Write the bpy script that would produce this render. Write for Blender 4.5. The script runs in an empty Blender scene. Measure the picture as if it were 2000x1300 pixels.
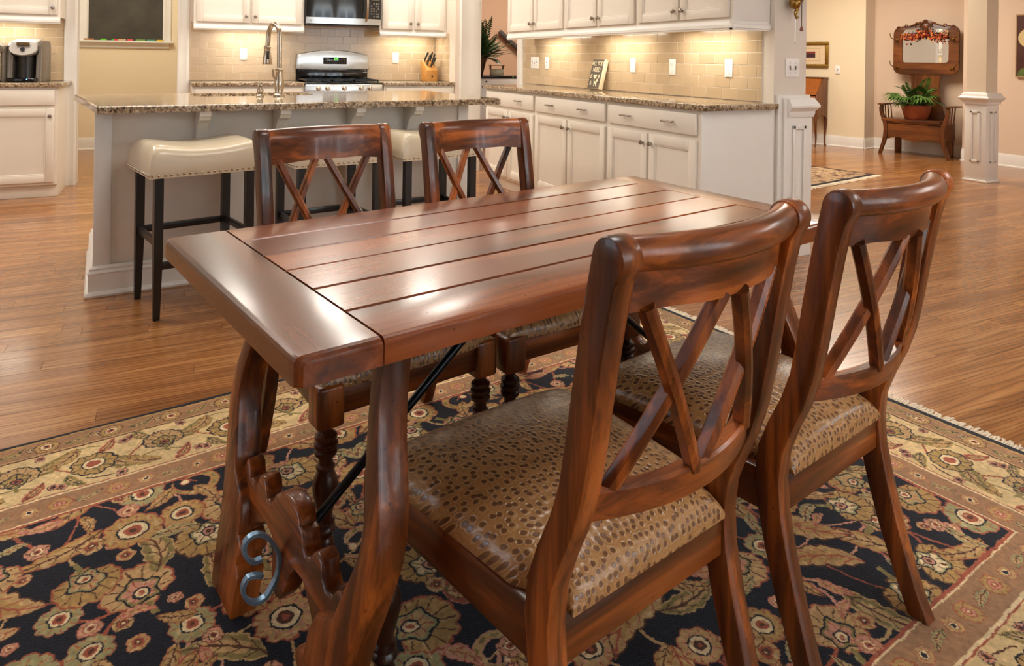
import bpy, bmesh, math, random
import numpy as np
from mathutils import Vector, Matrix, noise as mnoise

random.seed(7)
SC = bpy.context.scene
COL = SC.collection
PI = math.pi
R = math.radians

# ------------------------------------------------------------------ camera
CAM_H = 1.1752
PH, RO = R(26.32), 0.014
cam = bpy.data.cameras.new('camera')
cam.sensor_width = 36.0
cam.lens = 36.0 * 1364.0 / 2000.0
cam.shift_x, cam.shift_y = -0.0037, -0.2665
cam.clip_start = 0.05
cam_o = bpy.data.objects.new('camera', cam)
COL.objects.link(cam_o)
_f = Vector((math.sin(PH), math.cos(PH), 0)); _r = Vector((math.cos(PH), -math.sin(PH), 0)); _u = Vector((0, 0, 1))
_r2 = _r * math.cos(RO) + _u * math.sin(RO)
_u2 = _u * math.cos(RO) - _r * math.sin(RO)
_m = Matrix.Identity(4)
for i in range(3):
    _m[i][0], _m[i][1], _m[i][2] = _r2[i], _u2[i], -_f[i]
_m[0][3], _m[1][3], _m[2][3] = 0, 0, CAM_H
cam_o.matrix_world = _m
SC.camera = cam_o

# ------------------------------------------------------------------ exposure, world, lights
SC.view_settings.view_transform = 'Standard'
SC.view_settings.look = 'None'
SC.view_settings.exposure = 0.50
SC.view_settings.gamma = 1.0
SC.view_settings.use_curve_mapping = False
SC.cycles.use_denoising = True
SC.cycles.max_bounces = 8
SC.cycles.diffuse_bounces = 4
SC.cycles.glossy_bounces = 4
SC.cycles.sample_clamp_indirect = 6.0
SC.cycles.caustics_reflective = False
SC.cycles.caustics_refractive = False

W = bpy.data.worlds.new('world'); SC.world = W; W.use_nodes = True
_bg = W.node_tree.nodes['Background']
_bg.inputs[0].default_value = (0.75, 0.86, 1.0, 1); _bg.inputs[1].default_value = 1.6

WARM = (1.0, 0.93, 0.83); AMBER = (1.0, 0.74, 0.45); COOL = (0.72, 0.86, 1.0); NEUT = (1.0, 0.96, 0.91)

def area(name, loc, rot, sx, sy, power, colr):
    l = bpy.data.lights.new(name, 'AREA'); l.shape = 'RECTANGLE'; l.size = sx; l.size_y = sy
    l.energy = power; l.color = colr
    o = bpy.data.objects.new(name, l); COL.objects.link(o); o.location = loc; o.rotation_euler = rot
    return o

# daylight through the windows of the wall behind the camera, and of the left wall
area('window_daylight', (1.5, -2.72, 1.55), (R(90), 0, PI), 1.7, 1.5, 260, COOL)
area('window_daylight', (3.9, -2.72, 1.55), (R(90), 0, PI), 1.7, 1.5, 300, COOL)
area('window_daylight', (-3.36, 2.4, 1.55), (0, R(-90), 0), 1.5, 1.9, 5, COOL)
# ceiling lamps; the strongest, front left, is added to brighten the left floor
for _x, _y, _p in ((1.3, 6.5, 13), (2.25, 6.5, 13), (0.2, 6.3, 9), (-1.3, 6.2, 10), (-1.3, 4.7, 20), (1.2, 5.3, 9), (2.0, 4.9, 9)):
    _a = area('recessed_and_fill_light', (_x, _y, 2.72), (0, 0, 0), .34, .34, _p, WARM); _a.data.shape = 'DISK'
area('island_ceiling_light', (0.2, 3.9, 2.70), (0, 0, 0), 1.8, 0.5, 20, WARM)
area('dining_ceiling_light', (1.2, 1.6, 2.70), (0, 0, 0), 0.7, 0.7, 14, NEUT)
area('hall_ceiling_light', (6.8, 5.8, 2.70), (0, 0, 0), 1.6, 1.6, 80, (1.0, 0.91, 0.78))
area('living_ceiling_light', (6.0, 0.6, 2.70), (0, 0, 0), 1.8, 1.8, 56, NEUT)
area('pantry_ceiling_light', (-0.4, 8.7, 2.70), (0, 0, 0), 0.7, 0.7, 25, (1.0, 0.94, 0.82))
area('back_room_ceiling_light', (4.6, 8.6, 2.70), (0, 0, 0), 1.0, 1.0, 34, WARM)

# ------------------------------------------------------------------ material helpers
def mat_new(name):
    m = bpy.data.materials.new(name); m.use_nodes = True
    nt = m.node_tree; b = nt.nodes['Principled BSDF']
    return m, nt, b
def s2l(r, g, b):
    f = lambda c: (c / 255 / 12.92) if c / 255 <= 0.04045 else ((c / 255 + 0.055) / 1.055) ** 2.4
    return (f(r), f(g), f(b), 1)
def N(nt, t, **kw):
    n = nt.nodes.new(t)
    for k, v in kw.items():
        if hasattr(n, k): setattr(n, k, v)
        else: n.inputs[k].default_value = v
    return n
def L(nt, a, b): nt.links.new(a, b)
def ramp(nt, fac, stops):
    r = nt.nodes.new('ShaderNodeValToRGB'); cr = r.color_ramp
    while len(cr.elements) < len(stops): cr.elements.new(0.5)
    for e, (p, c) in zip(cr.elements, stops): e.position = p; e.color = c
    L(nt, fac, r.inputs[0]); return r
def bump(nt, b, h, strength=0.2, dist=0.002):
    n = nt.nodes.new('ShaderNodeBump'); n.inputs['Strength'].default_value = strength; n.inputs['Distance'].default_value = dist
    L(nt, h, n.inputs['Height']); L(nt, n.outputs[0], b.inputs['Normal']); return n
def coords(nt, scale=(1, 1, 1), kind='Object', rnd=0.0):
    tc = nt.nodes.new('ShaderNodeTexCoord'); mp = nt.nodes.new('ShaderNodeMapping')
    mp.inputs['Scale'].default_value = scale
    if rnd:
        oi = nt.nodes.new('ShaderNodeObjectInfo'); mu = nt.nodes.new('ShaderNodeMath'); mu.operation = 'MULTIPLY'; mu.inputs[1].default_value = rnd
        L(nt, oi.outputs['Random'], mu.inputs[0])
        ad = nt.nodes.new('ShaderNodeVectorMath'); ad.operation = 'ADD'
        L(nt, tc.outputs[kind], ad.inputs[0]); L(nt, mu.outputs[0], ad.inputs[1]); L(nt, ad.outputs[0], mp.inputs[0])
    else:
        L(nt, tc.outputs[kind], mp.inputs[0])
    return mp
def mix(nt, a, b, fac, mode='MIX'):
    n = nt.nodes.new('ShaderNodeMix'); n.data_type = 'RGBA'; n.blend_type = mode
    for s, v in ((0, fac), (6, a), (7, b)):
        if hasattr(v, 'is_output'): L(nt, v, n.inputs[s])
        else: n.inputs[s].default_value = v
    return n.outputs[2]
def flat(name, rgb, rough=0.5, metal=0.0, coat=0.0, var=0.0, vs=30, bmp=0.0):
    m, nt, b = mat_new(name)
    c = s2l(*rgb)
    b.inputs['Base Color'].default_value = c; b.inputs['Roughness'].default_value = rough; b.inputs['Metallic'].default_value = metal
    b.inputs['Coat Weight'].default_value = coat; b.inputs['Coat Roughness'].default_value = 0.1
    if var or bmp:
        mp = coords(nt)
        n = N(nt, 'ShaderNodeTexNoise', Scale=vs, Detail=4)
        L(nt, mp.outputs[0], n.inputs['Vector'])
        if var:
            d = tuple(x * (1 - var) for x in c[:3]) + (1,); e = tuple(min(1, x * (1 + var)) for x in c[:3]) + (1,)
            L(nt, ramp(nt, n.outputs[0], [(0.3, d), (0.7, e)]).outputs[0], b.inputs['Base Color'])
        if bmp: bump(nt, b, n.outputs[0], bmp, 0.001)
    return m
def emit(name, rgb, st):
    m, nt, b = mat_new(name)
    b.inputs['Base Color'].default_value = s2l(*rgb); b.inputs['Emission Color'].default_value = s2l(*rgb); b.inputs['Emission Strength'].default_value = st
    return m

def wood(name, axis, dark, mid, light, rough=0.34, coat=0.25, freq=1.0, rnd=7.3, spots=True, crough=0.10):
    m, nt, b = mat_new(name)
    sc = [26 * freq] * 3; sc['xyz'.index(axis)] = 1.6 * freq
    mp = coords(nt, tuple(sc), rnd=rnd)
    n1 = N(nt, 'ShaderNodeTexNoise', Scale=1.0, Detail=5, Roughness=0.6, Distortion=0.6); L(nt, mp.outputs[0], n1.inputs['Vector'])
    sc2 = [5.0 * freq] * 3; sc2['xyz'.index(axis)] = 1.2 * freq
    mp2 = coords(nt, tuple(sc2), rnd=rnd)
    n2 = N(nt, 'ShaderNodeTexNoise', Scale=1.0, Detail=2); L(nt, mp2.outputs[0], n2.inputs['Vector'])
    sc3 = [150 * freq] * 3; sc3['xyz'.index(axis)] = 6 * freq
    mp3 = coords(nt, tuple(sc3), rnd=rnd)
    n3 = N(nt, 'ShaderNodeTexNoise', Scale=1.0, Detail=2); L(nt, mp3.outputs[0], n3.inputs['Vector'])
    a = N(nt, 'ShaderNodeMath', operation='MULTIPLY_ADD'); L(nt, n1.outputs[0], a.inputs[0]); a.inputs[1].default_value = 0.55
    a2 = N(nt, 'ShaderNodeMath', operation='MULTIPLY'); L(nt, n2.outputs[0], a2.inputs[0]); a2.inputs[1].default_value = 0.45
    L(nt, a2.outputs[0], a.inputs[2])
    r = ramp(nt, a.outputs[0], [(0.36, dark), (0.50, mid), (0.62, light)])
    r3 = ramp(nt, n3.outputs[0], [(0.30, (0.62, 0.55, 0.5, 1)), (0.50, (1, 1, 1, 1))])
    c = mix(nt, r.outputs[0], r3.outputs[0], 0.6, 'MULTIPLY')
    if spots:
        mp4 = coords(nt, (38, 38, 38), rnd=rnd)
        v = N(nt, 'ShaderNodeTexVoronoi', Scale=1.0); L(nt, mp4.outputs[0], v.inputs['Vector'])
        r4 = ramp(nt, v.outputs['Distance'], [(0.05, (0.18, 0.12, 0.1, 1)), (0.10, (1, 1, 1, 1))])
        c = mix(nt, c, r4.outputs[0], 0.8, 'MULTIPLY')
    L(nt, c, b.inputs['Base Color'])
    b.inputs['Roughness'].default_value = rough; b.inputs['Coat Weight'].default_value = coat; b.inputs['Coat Roughness'].default_value = crough; b.inputs['Specular IOR Level'].default_value = 0.35
    bump(nt, b, n2.outputs[0], 0.10, 0.0015)
    return m
RD, RM, RL = s2l(36, 17, 7), s2l(102, 50, 18), s2l(174, 94, 38)
WX = wood('red_wood_x', 'x', RD, RM, RL); WY = wood('red_wood_y', 'y', RD, RM, RL); WZ = wood('red_wood_z', 'z', RD, RM, RL)
TD, TM, TL = s2l(66, 32, 14), s2l(122, 60, 25), s2l(158, 84, 38)
TWX = wood('table_top_wood_x', 'x', TD, TM, TL, rough=0.27, coat=0.40, freq=0.7, crough=0.15); TWY = wood('table_top_wood_y', 'y', TD, TM, TL, rough=0.27, coat=0.40, freq=0.7, crough=0.15)
DARKW = wood('dark_turned_wood', 'z', s2l(28, 12, 7), s2l(52, 24, 13), s2l(84, 40, 20))
OD, OM, OL = s2l(66, 36, 16), s2l(104, 58, 26), s2l(132, 78, 36)
OAKZ = wood('antique_oak_z', 'z', OD, OM, OL, rough=0.35, coat=0.2, rnd=3, spots=False)
OAKX = wood('antique_oak_x', 'x', OD, OM, OL, rough=0.35, coat=0.2, rnd=3, spots=False)
GROOVE = flat('groove_dark', (34, 20, 12), 0.7)

CREAM = flat('cabinet_cream', (228, 220, 207), 0.38, var=0.015, vs=8)
WHITE = flat('trim_white', (228, 224, 216), 0.35, var=0.012, vs=8)
PAINT = flat('wall_paint_tan', (222, 206, 186), 0.75, bmp=0.05, vs=220)
PAINT2 = flat('wall_paint_pink_tan', (216, 192, 168), 0.75, bmp=0.05, vs=220)
PAINTY = flat('wall_paint_warm_yellow', (232, 216, 184), 0.75, bmp=0.05, vs=220)
CEIL = flat('ceiling_white', (236, 232, 224), 0.8, bmp=0.08, vs=160)
GROUT = flat('grout', (238, 228, 210), 0.85)
STEEL = flat('brushed_steel', (196, 196, 194), 0.24, 1.0)
NICKEL = flat('brushed_nickel', (186, 172, 152), 0.27, 1.0)
PEWTER = flat('dark_pewter', (150, 140, 130), 0.28, 1.0)
BLACKM = flat('black_metal', (18, 18, 20), 0.28, 0.4)
IRON = flat('wrought_iron', (30, 32, 36), 0.3, 0.7)
SKYTINT_IRON = flat('scroll_iron_sky_tinted', (118, 152, 182), 0.32, 0.55, var=0.15, vs=60)  # sky reflection painted into the colour: dark iron made pale blue
BLACKGLOSS = flat('black_gloss', (10, 10, 11), 0.08)
BLACKW = flat('black_stool_wood', (20, 18, 18), 0.33, coat=0.2)
BRASS = flat('aged_brass', (150, 118, 62), 0.32, 1.0, var=0.3, vs=40)
PLATE = flat('white_plastic', (240, 238, 234), 0.35)
SLOT = flat('outlet_slot', (120, 116, 110), 0.5)
DARKPL = flat('dark_plastic', (34, 32, 30), 0.32)
GREYPL = flat('grey_plastic', (122, 112, 100), 0.3, 0.3)
TERRA = flat('terracotta_glaze', (150, 78, 48), 0.4, var=0.15, vs=14)
SOIL = flat('soil', (52, 38, 28), 0.95, var=0.3, vs=80)

def leather_cream():
    m, nt, b = mat_new('cream_leather'); mp = coords(nt, (1, 1, 1))
    n = N(nt, 'ShaderNodeTexVoronoi', Scale=380); L(nt, mp.outputs[0], n.inputs['Vector'])
    b.inputs['Base Color'].default_value = s2l(214, 200, 174); b.inputs['Roughness'].default_value = 0.22
    bump(nt, b, n.outputs[0], 0.08, 0.0006); return m
LEATHER = leather_cream()

def croc():
    m, nt, b = mat_new('croc_print_leather'); mp0 = coords(nt, (1.0, 1.0, 1.0), rnd=3.1)
    sx = N(nt, 'ShaderNodeSeparateXYZ'); L(nt, mp0.outputs[0], sx.inputs[0]); su = N(nt, 'ShaderNodeMath', operation='ADD'); L(nt, sx.outputs[1], su.inputs[0]); L(nt, sx.outputs[2], su.inputs[1])
    sm = N(nt, 'ShaderNodeMath', operation='MULTIPLY'); L(nt, su.outputs[0], sm.inputs[0]); sm.inputs[1].default_value = 0.74
    mp = N(nt, 'ShaderNodeCombineXYZ'); L(nt, sx.outputs[0], mp.inputs[0]); L(nt, sm.outputs[0], mp.inputs[1])
    ns = N(nt, 'ShaderNodeTexNoise', Scale=12, Detail=2); L(nt, mp.outputs[0], ns.inputs['Vector'])
    mx = N(nt, 'ShaderNodeVectorMath', operation='MULTIPLY_ADD'); L(nt, ns.outputs['Color'], mx.inputs[0]); mx.inputs[1].default_value = (0.02, 0.02, 0.0); L(nt, mp.outputs[0], mx.inputs[2])
    v = N(nt, 'ShaderNodeTexVoronoi', Scale=72, Randomness=0.6, voronoi_dimensions='2D'); L(nt, mx.outputs[0], v.inputs['Vector'])
    e = N(nt, 'ShaderNodeTexVoronoi', Scale=72, Randomness=0.6, feature='DISTANCE_TO_EDGE', voronoi_dimensions='2D'); L(nt, mx.outputs[0], e.inputs['Vector'])
    r = ramp(nt, v.outputs['Distance'], [(0.20, s2l(106, 70, 42)), (0.28, s2l(128, 88, 54)), (0.35, s2l(182, 140, 90)), (0.44, s2l(160, 116, 70)), (0.62, s2l(172, 128, 80))])
    r2 = ramp(nt, e.outputs['Distance'], [(0.02, (0.66, 0.60, 0.54, 1)), (0.08, (1, 1, 1, 1))])
    L(nt, mix(nt, r.outputs[0], r2.outputs[0], 0.6, 'MULTIPLY'), b.inputs['Base Color'])
    b.inputs['Roughness'].default_value = 0.3; b.inputs['Coat Weight'].default_value = 0.3; b.inputs['Coat Roughness'].default_value = 0.2
    r3 = ramp(nt, v.outputs['Distance'], [(0.22, (0.25, 0.25, 0.25, 1)), (0.38, (1, 1, 1, 1)), (0.7, (0.5, 0.5, 0.5, 1))])
    bump(nt, b, r3.outputs[0], 0.55, 0.003); return m
CROC = croc()

def granite():
    m, nt, b = mat_new('granite'); mp = coords(nt)
    v1 = N(nt, 'ShaderNodeTexVoronoi', Scale=120); n1 = N(nt, 'ShaderNodeTexNoise', Scale=55, Detail=6, Roughness=0.75); n2 = N(nt, 'ShaderNodeTexNoise', Scale=130, Detail=4, Roughness=0.7)
    for n in (v1, n1, n2): L(nt, mp.outputs[0], n.inputs['Vector'])
    r1 = ramp(nt, n1.outputs[0], [(0.38, s2l(58, 48, 40)), (0.46, s2l(136, 112, 86)), (0.55, s2l(186, 164, 134)), (0.66, s2l(206, 192, 168))])
    r2 = ramp(nt, n2.outputs[0], [(0.40, (0.10, 0.09, 0.08, 1)), (0.47, (1, 1, 1, 1))])
    c = mix(nt, r1.outputs[0], r2.outputs[0], 0.85, 'MULTIPLY')
    r3 = ramp(nt, v1.outputs['Color'], [(0.80, (0, 0, 0, 1)), (0.9, (0.35, 0.28, 0.2, 1))])
    L(nt, mix(nt, c, r3.outputs[0], 0.4, 'ADD'), b.inputs['Base Color'])
    b.inputs['Roughness'].default_value = 0.09
    return m
GRANITE = granite()

def tile_mat():
    m, nt, b = mat_new('glazed_tile')
    oi = N(nt, 'ShaderNodeObjectInfo')
    r = ramp(nt, oi.outputs['Random'], [(0.0, s2l(184, 160, 128)), (1.0, s2l(196, 172, 140))])
    L(nt, r.outputs[0], b.inputs['Base Color']); b.inputs['Roughness'].default_value = 0.16
    mp = coords(nt, rnd=5); n = N(nt, 'ShaderNodeTexNoise', Scale=14, Detail=1); L(nt, mp.outputs[0], n.inputs['Vector']); bump(nt, b, n.outputs[0], 0.03, 0.003)
    return m
TILE = tile_mat()

def floor_mat():
    m, nt, b = mat_new('oak_floor')
    geo = N(nt, 'ShaderNodeNewGeometry'); oi = N(nt, 'ShaderNodeObjectInfo')
    ad = N(nt, 'ShaderNodeMath', operation='ADD'); L(nt, oi.outputs['Random'], ad.inputs[0]); L(nt, geo.outputs['Random Per Island'], ad.inputs[1])
    fr = N(nt, 'ShaderNodeMath', operation='FRACT'); L(nt, ad.outputs[0], fr.inputs[0])
    mu = N(nt, 'ShaderNodeMath', operation='MULTIPLY'); L(nt, fr.outputs[0], mu.inputs[0]); mu.inputs[1].default_value = 31.0
    va = N(nt, 'ShaderNodeVectorMath', operation='ADD'); L(nt, geo.outputs['Position'], va.inputs[0]); L(nt, mu.outputs[0], va.inputs[1])
    def ns(scale, det, dist, rough=0.55):
        mp = N(nt, 'ShaderNodeMapping'); mp.inputs['Scale'].default_value = scale; L(nt, va.outputs[0], mp.inputs[0])
        n = N(nt, 'ShaderNodeTexNoise', Scale=1.0, Detail=det, Distortion=dist, Roughness=rough); L(nt, mp.outputs[0], n.inputs['Vector']); return n
    big = ns((1.3, 9, 1), 3, 1.2); fine = ns((6, 150, 1), 3, 0.3)
    mp = N(nt, 'ShaderNodeMapping'); mp.inputs['Scale'].default_value = (0.55, 5.5, 1); L(nt, va.outputs[0], mp.inputs[0])
    wv = N(nt, 'ShaderNodeTexWave', Scale=2.6, Distortion=15.0, Detail=1.5); wv.bands_direction = 'Y'; wv.inputs['Detail Scale'].default_value = 0.7
    L(nt, mp.outputs[0], wv.inputs['Vector'])
    r = ramp(nt, big.outputs[0], [(0.30, s2l(138, 88, 47)), (0.5, s2l(164, 111, 63)), (0.7, s2l(186, 134, 83))])
    r2 = ramp(nt, wv.outputs['Fac'], [(0.0, (0.40, 0.34, 0.30, 1)), (0.18, (0.86, 0.83, 0.80, 1)), (0.5, (1, 1, 1, 1))])
    r3 = ramp(nt, fine.outputs[0], [(0.36, (0.66, 0.60, 0.55, 1)), (0.52, (1, 1, 1, 1))])
    tone = ramp(nt, fr.outputs[0], [(0.0, (0.80, 0.77, 0.74, 1)), (0.6, (1, 1, 1, 1)), (1.0, (1.10, 1.10, 1.08, 1))])
    c = mix(nt, r.outputs[0], r2.outputs[0], 0.7, 'MULTIPLY'); c = mix(nt, c, r3.outputs[0], 0.4, 'MULTIPLY'); c = mix(nt, c, tone.outputs[0], 1.0, 'MULTIPLY')
    L(nt, c, b.inputs['Base Color'])
    b.inputs['Roughness'].default_value = 0.24; b.inputs['Coat Weight'].default_value = 0.25; b.inputs['Coat Roughness'].default_value = 0.12
    bump(nt, b, fine.outputs[0], 0.06, 0.001)
    return m
OAKFLOOR = floor_mat()

def leaf_mat(name, a, c):
    m, nt, b = mat_new(name); mp = coords(nt, rnd=4)
    n = N(nt, 'ShaderNodeTexNoise', Scale=18, Detail=2); L(nt, mp.outputs[0], n.inputs['Vector'])
    L(nt, ramp(nt, n.outputs[0], [(0.3, s2l(*a)), (0.7, s2l(*c))]).outputs[0], b.inputs['Base Color'])
    b.inputs['Roughness'].default_value = 0.4; return m
LEAF = leaf_mat('fern_leaf', (44, 78, 30), (104, 142, 58)); LEAFD = leaf_mat('dark_leaf', (26, 48, 24), (58, 88, 42))

# ------------------------------------------------------------------ mesh helpers
def frame_obj(o, parent, loc, rot):
    COL.objects.link(o); o.location = loc; o.rotation_euler = rot
    if parent is not None: o.parent = parent
    return o
def obj(name, bm, mat, parent=None, loc=(0, 0, 0), rot=(0, 0, 0), sharp=40, kind=None):
    me = bpy.data.meshes.new(name)
    bmesh.ops.recalc_face_normals(bm, faces=bm.faces[:])
    bm.to_mesh(me); bm.free()
    for p in me.polygons: p.use_smooth = True
    me.set_sharp_from_angle(angle=R(sharp))
    for mm in (mat if isinstance(mat, (list, tuple)) else [mat]): me.materials.append(mm)
    o = bpy.data.objects.new(name, me)
    if kind: o['kind'] = kind
    return frame_obj(o, parent, loc, rot)
def inst(src, parent=None, loc=(0, 0, 0), rot=(0, 0, 0), scale=None, name=None):
    o = src.copy()
    if name: o.name = name
    COL.objects.link(o); o.parent = parent; o.location = loc; o.rotation_euler = rot
    if scale: o.scale = scale
    return o
def thing(name, label, cat, loc=(0, 0, 0), rz=0.0, group=None):
    o = bpy.data.objects.new(name, None); o.empty_display_size = 0.1
    COL.objects.link(o); o.location = loc; o.rotation_euler = (0, 0, rz)
    return tag(o, label, cat, group)
def tag(o, label, cat, group=None):
    o['label'] = label; o['category'] = cat
    if group: o['group'] = group
    return o
def struct(o): o['kind'] = 'structure'; return o
def copy_tree(o, parent=None):
    c = o.copy(); COL.objects.link(c); c.parent = parent
    for ch in list(o.children): copy_tree(ch, c)
    return c
def B(): return bmesh.new()
def merge(bm, tmp):
    me = bpy.data.meshes.new('tmp'); tmp.to_mesh(me); tmp.free(); bm.from_mesh(me); bpy.data.meshes.remove(me)
def bx(bm, x0, y0, z0, x1, y1, z1, bev=0.0, seg=2, mtx=None, mi=0):
    t = bmesh.new(); bmesh.ops.create_cube(t, size=1.0)
    for v in t.verts:
        v.co = Vector((x0 + (v.co.x + .5) * (x1 - x0), y0 + (v.co.y + .5) * (y1 - y0), z0 + (v.co.z + .5) * (z1 - z0)))
    if bev: bmesh.ops.bevel(t, geom=t.edges[:], offset=bev, segments=seg, profile=0.5, affect='EDGES')
    if mtx is not None: bmesh.ops.transform(t, matrix=mtx, verts=t.verts[:])
    for f in t.faces: f.material_index = mi
    merge(bm, t); return bm
def prism(bm, pts, axis, a, b, bev=0.0, seg=2, mtx=None, mi=0):
    """polygon pts extruded along axis from a to b; pts are the other two coordinates in order"""
    t = bmesh.new()
    def P(p, h):
        return {'x': (h, p[0], p[1]), 'y': (p[0], h, p[1]), 'z': (p[0], p[1], h)}[axis]
    va = [t.verts.new(P(p, a)) for p in pts]; vb = [t.verts.new(P(p, b)) for p in pts]
    t.faces.new(va); t.faces.new(vb[::-1]); n = len(pts)
    for i in range(n): t.faces.new((va[i], vb[i], vb[(i + 1) % n], va[(i + 1) % n]))
    bmesh.ops.recalc_face_normals(t, faces=t.faces[:])
    if bev:
        ends = [e for e in t.edges if (e.verts[0] in va) == (e.verts[1] in va)]
        bmesh.ops.bevel(t, geom=ends, offset=bev, segments=seg, profile=0.5, affect='EDGES', clamp_overlap=True)
    if mtx is not None: bmesh.ops.transform(t, matrix=mtx, verts=t.verts[:])
    bmesh.ops.triangulate(t, faces=[f for f in t.faces if len(f.verts) > 4])
    for f in t.faces: f.material_index = mi
    merge(bm, t); return bm
def loft(bm, rings, closed=True, caps=True, mi=0):
    vs = [[bm.verts.new(p) for p in r] for r in rings]
    n = len(vs[0])
    for a, b in zip(vs, vs[1:]):
        for i in range(n if closed else n - 1):
            f = bm.faces.new((a[i], a[(i + 1) % n], b[(i + 1) % n], b[i])); f.material_index = mi
    if caps:
        bm.faces.new(vs[0][::-1]).material_index = mi; bm.faces.new(vs[-1]).material_index = mi
    return bm
def lathe(bm, prof, n=20, c=(0, 0, 0), axis='z', mi=0):
    rings = []
    for r, h in prof:
        ring = []
        for i in range(n):
            a = 2 * PI * i / n; x, y = max(r, 1e-4) * math.cos(a), max(r, 1e-4) * math.sin(a)
            p = {'z': (x, y, h), 'y': (x, h, y), 'x': (h, x, y)}[axis]
            ring.append((p[0] + c[0], p[1] + c[1], p[2] + c[2]))
        rings.append(ring)
    return loft(bm, rings, mi=mi)
def tube(bm, pts, r, n=10, mi=0):
    pts = [Vector(p) for p in pts]; rings = []; up = None
    for i, p in enumerate(pts):
        d = (pts[min(i + 1, len(pts) - 1)] - pts[max(i - 1, 0)]).normalized()
        if up is None:
            up = Vector((0, 0, 1)) if abs(d.z) < 0.9 else Vector((1, 0, 0))
        s = d.cross(up).normalized(); up = s.cross(d).normalized()
        rr = r[i] if isinstance(r, (list, tuple)) else r
        rings.append([p + (s * math.cos(2 * PI * k / n) + up * math.sin(2 * PI * k / n)) * rr for k in range(n)])
    return loft(bm, rings, mi=mi)
def bar(bm, p0, p1, w, h, up=(0, 0, 1), bev=0.0, mi=0):
    p0, p1 = Vector(p0), Vector(p1); d = (p1 - p0); ln = d.length; d.normalize()
    u = Vector(up); s = d.cross(u).normalized(); u = s.cross(d).normalized()
    m = Matrix.Identity(4)
    for i in range(3): m[i][0], m[i][1], m[i][2], m[i][3] = s[i], d[i], u[i], p0[i]
    return bx(bm, -w / 2, 0, -h / 2, w / 2, ln, h / 2, bev, mtx=m, mi=mi)
def ball(bm, c, r, seg=10, sc=(1, 1, 1), mi=0):
    t = bmesh.new(); bmesh.ops.create_uvsphere(t, u_segments=seg, v_segments=max(5, seg * 2 // 3), radius=r)
    for v in t.verts: v.co = Vector((v.co.x * sc[0] + c[0], v.co.y * sc[1] + c[1], v.co.z * sc[2] + c[2]))
    for f in t.faces: f.material_index = mi
    merge(bm, t); return bm
def interp(x, xs, ys): return float(np.interp(x, xs, ys))

# ------------------------------------------------------------------ structure: floor with planks
RUG_ROT = R(8.7)
TD = R(12.0)
ET = Vector((math.cos(TD), math.sin(TD), 0)); EW = Vector((-ET.y, ET.x, 0))
def tw(u, w, z=0.0): return ET * u + EW * w + Vector((0, 0, z))
RUG_LX, RUG_LY = 3.36, 2.28
RUG_EX = Vector((math.cos(RUG_ROT), math.sin(RUG_ROT), 0)); RUG_EY = Vector((-RUG_EX.y, RUG_EX.x, 0))
RUG_C = tw(2.63, 2.395) - RUG_EX * (RUG_LX / 2) - RUG_EY * (RUG_LY / 2)

X0, X1, Y0, Y1, CZ = -3.4, 9.6, -2.8, 10.1, 2.74
bm = B(); bx(bm, X0, Y0, -0.06, X1, Y1, -0.0075)
floor = struct(obj('floor', bm, GROOVE)); floor['label'] = 'oak plank floor running through kitchen, dining area and hall'
PW = 0.083
LENS = [0.5, 0.7, 0.9, 1.1, 1.35, 1.6]
def plank_bm(bm, x, y, ln):
    e = 0.0003; h = 0.0075
    b = [(x + e, y + e, -h), (x + ln - e, y + e, -h), (x + ln - e, y + PW - e, -h), (x + e, y + PW - e, -h)]
    g = 0.0006
    t = [(x + e + g, y + e + g, 0), (x + ln - e - g, y + e + g, 0), (x + ln - e - g, y + PW - e - g, 0), (x + e + g, y + PW - e - g, 0)]
    s = [(p[0], p[1], -0.0007) for p in b]
    loft(bm, [b, s, t], caps=False)
    bm.faces.new([bm.verts[-4 + i] for i in range(4)]) if False else None
    bm.verts.ensure_lookup_table(); bm.faces.new(bm.verts[-4:])
rng = random.Random(3)
cands = []
y = Y0
row = 0
while y < Y1:
    x = X0 - rng.random() * 1.2
    while x < X1:
        li = rng.randrange(len(LENS)); cands.append((x, y, li)); x += LENS[li]
    y += PW; row += 1
def score(c):
    x, y, li = c; cx, cy = x + LENS[li] / 2, y + PW / 2
    p = Vector((cx, cy, 0)); dep = p.dot(_f); lat = p.dot(_r)
    if dep < 1.2: return -1
    px = lat / dep * 1364 + 1000; py = 117 + 1364 * CAM_H / dep
    hw = LENS[li] * 600 / dep
    if px < -hw or px > 2000 + hw or py > 1330: return -1
    q = p - RUG_C
    if abs(q.dot(RUG_EX)) < RUG_LX / 2 - LENS[li] / 2 and abs(q.dot(RUG_EY)) < RUG_LY / 2: return -1
    if -0.3 < cx < 1.9 and 4.0 < cy < 4.9: return -1
    if cx > 2.8 and cx < 3.4 and cy > 3.1 and cy < 6.2: return -1
    return 1.0 / dep ** 2 * (1.0 if LENS[li] > 0 else 1)
sc = sorted(range(len(cands)), key=lambda i: -score(cands[i]))
near = [i for i in sc[:290] if score(cands[i]) > 0]; nearset = set(near)
plank_me = []
for ln in LENS:
    bm = B(); plank_bm(bm, 0, 0, ln)
    o = obj('plank', bm, OAKFLOOR, floor); plank_me.append(o.data); bpy.data.objects.remove(o)
for i in near:
    x, y, li = cands[i]
    o = bpy.data.objects.new('plank', plank_me[li]); frame_obj(o, floor, (x, y, 0), (0, 0, 0))
bm = B()
for i, (x, y, li) in enumerate(cands):
    if i not in nearset: plank_bm(bm, x, y, LENS[li])
o = obj('planks', bm, OAKFLOOR, floor, kind='stuff')

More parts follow.
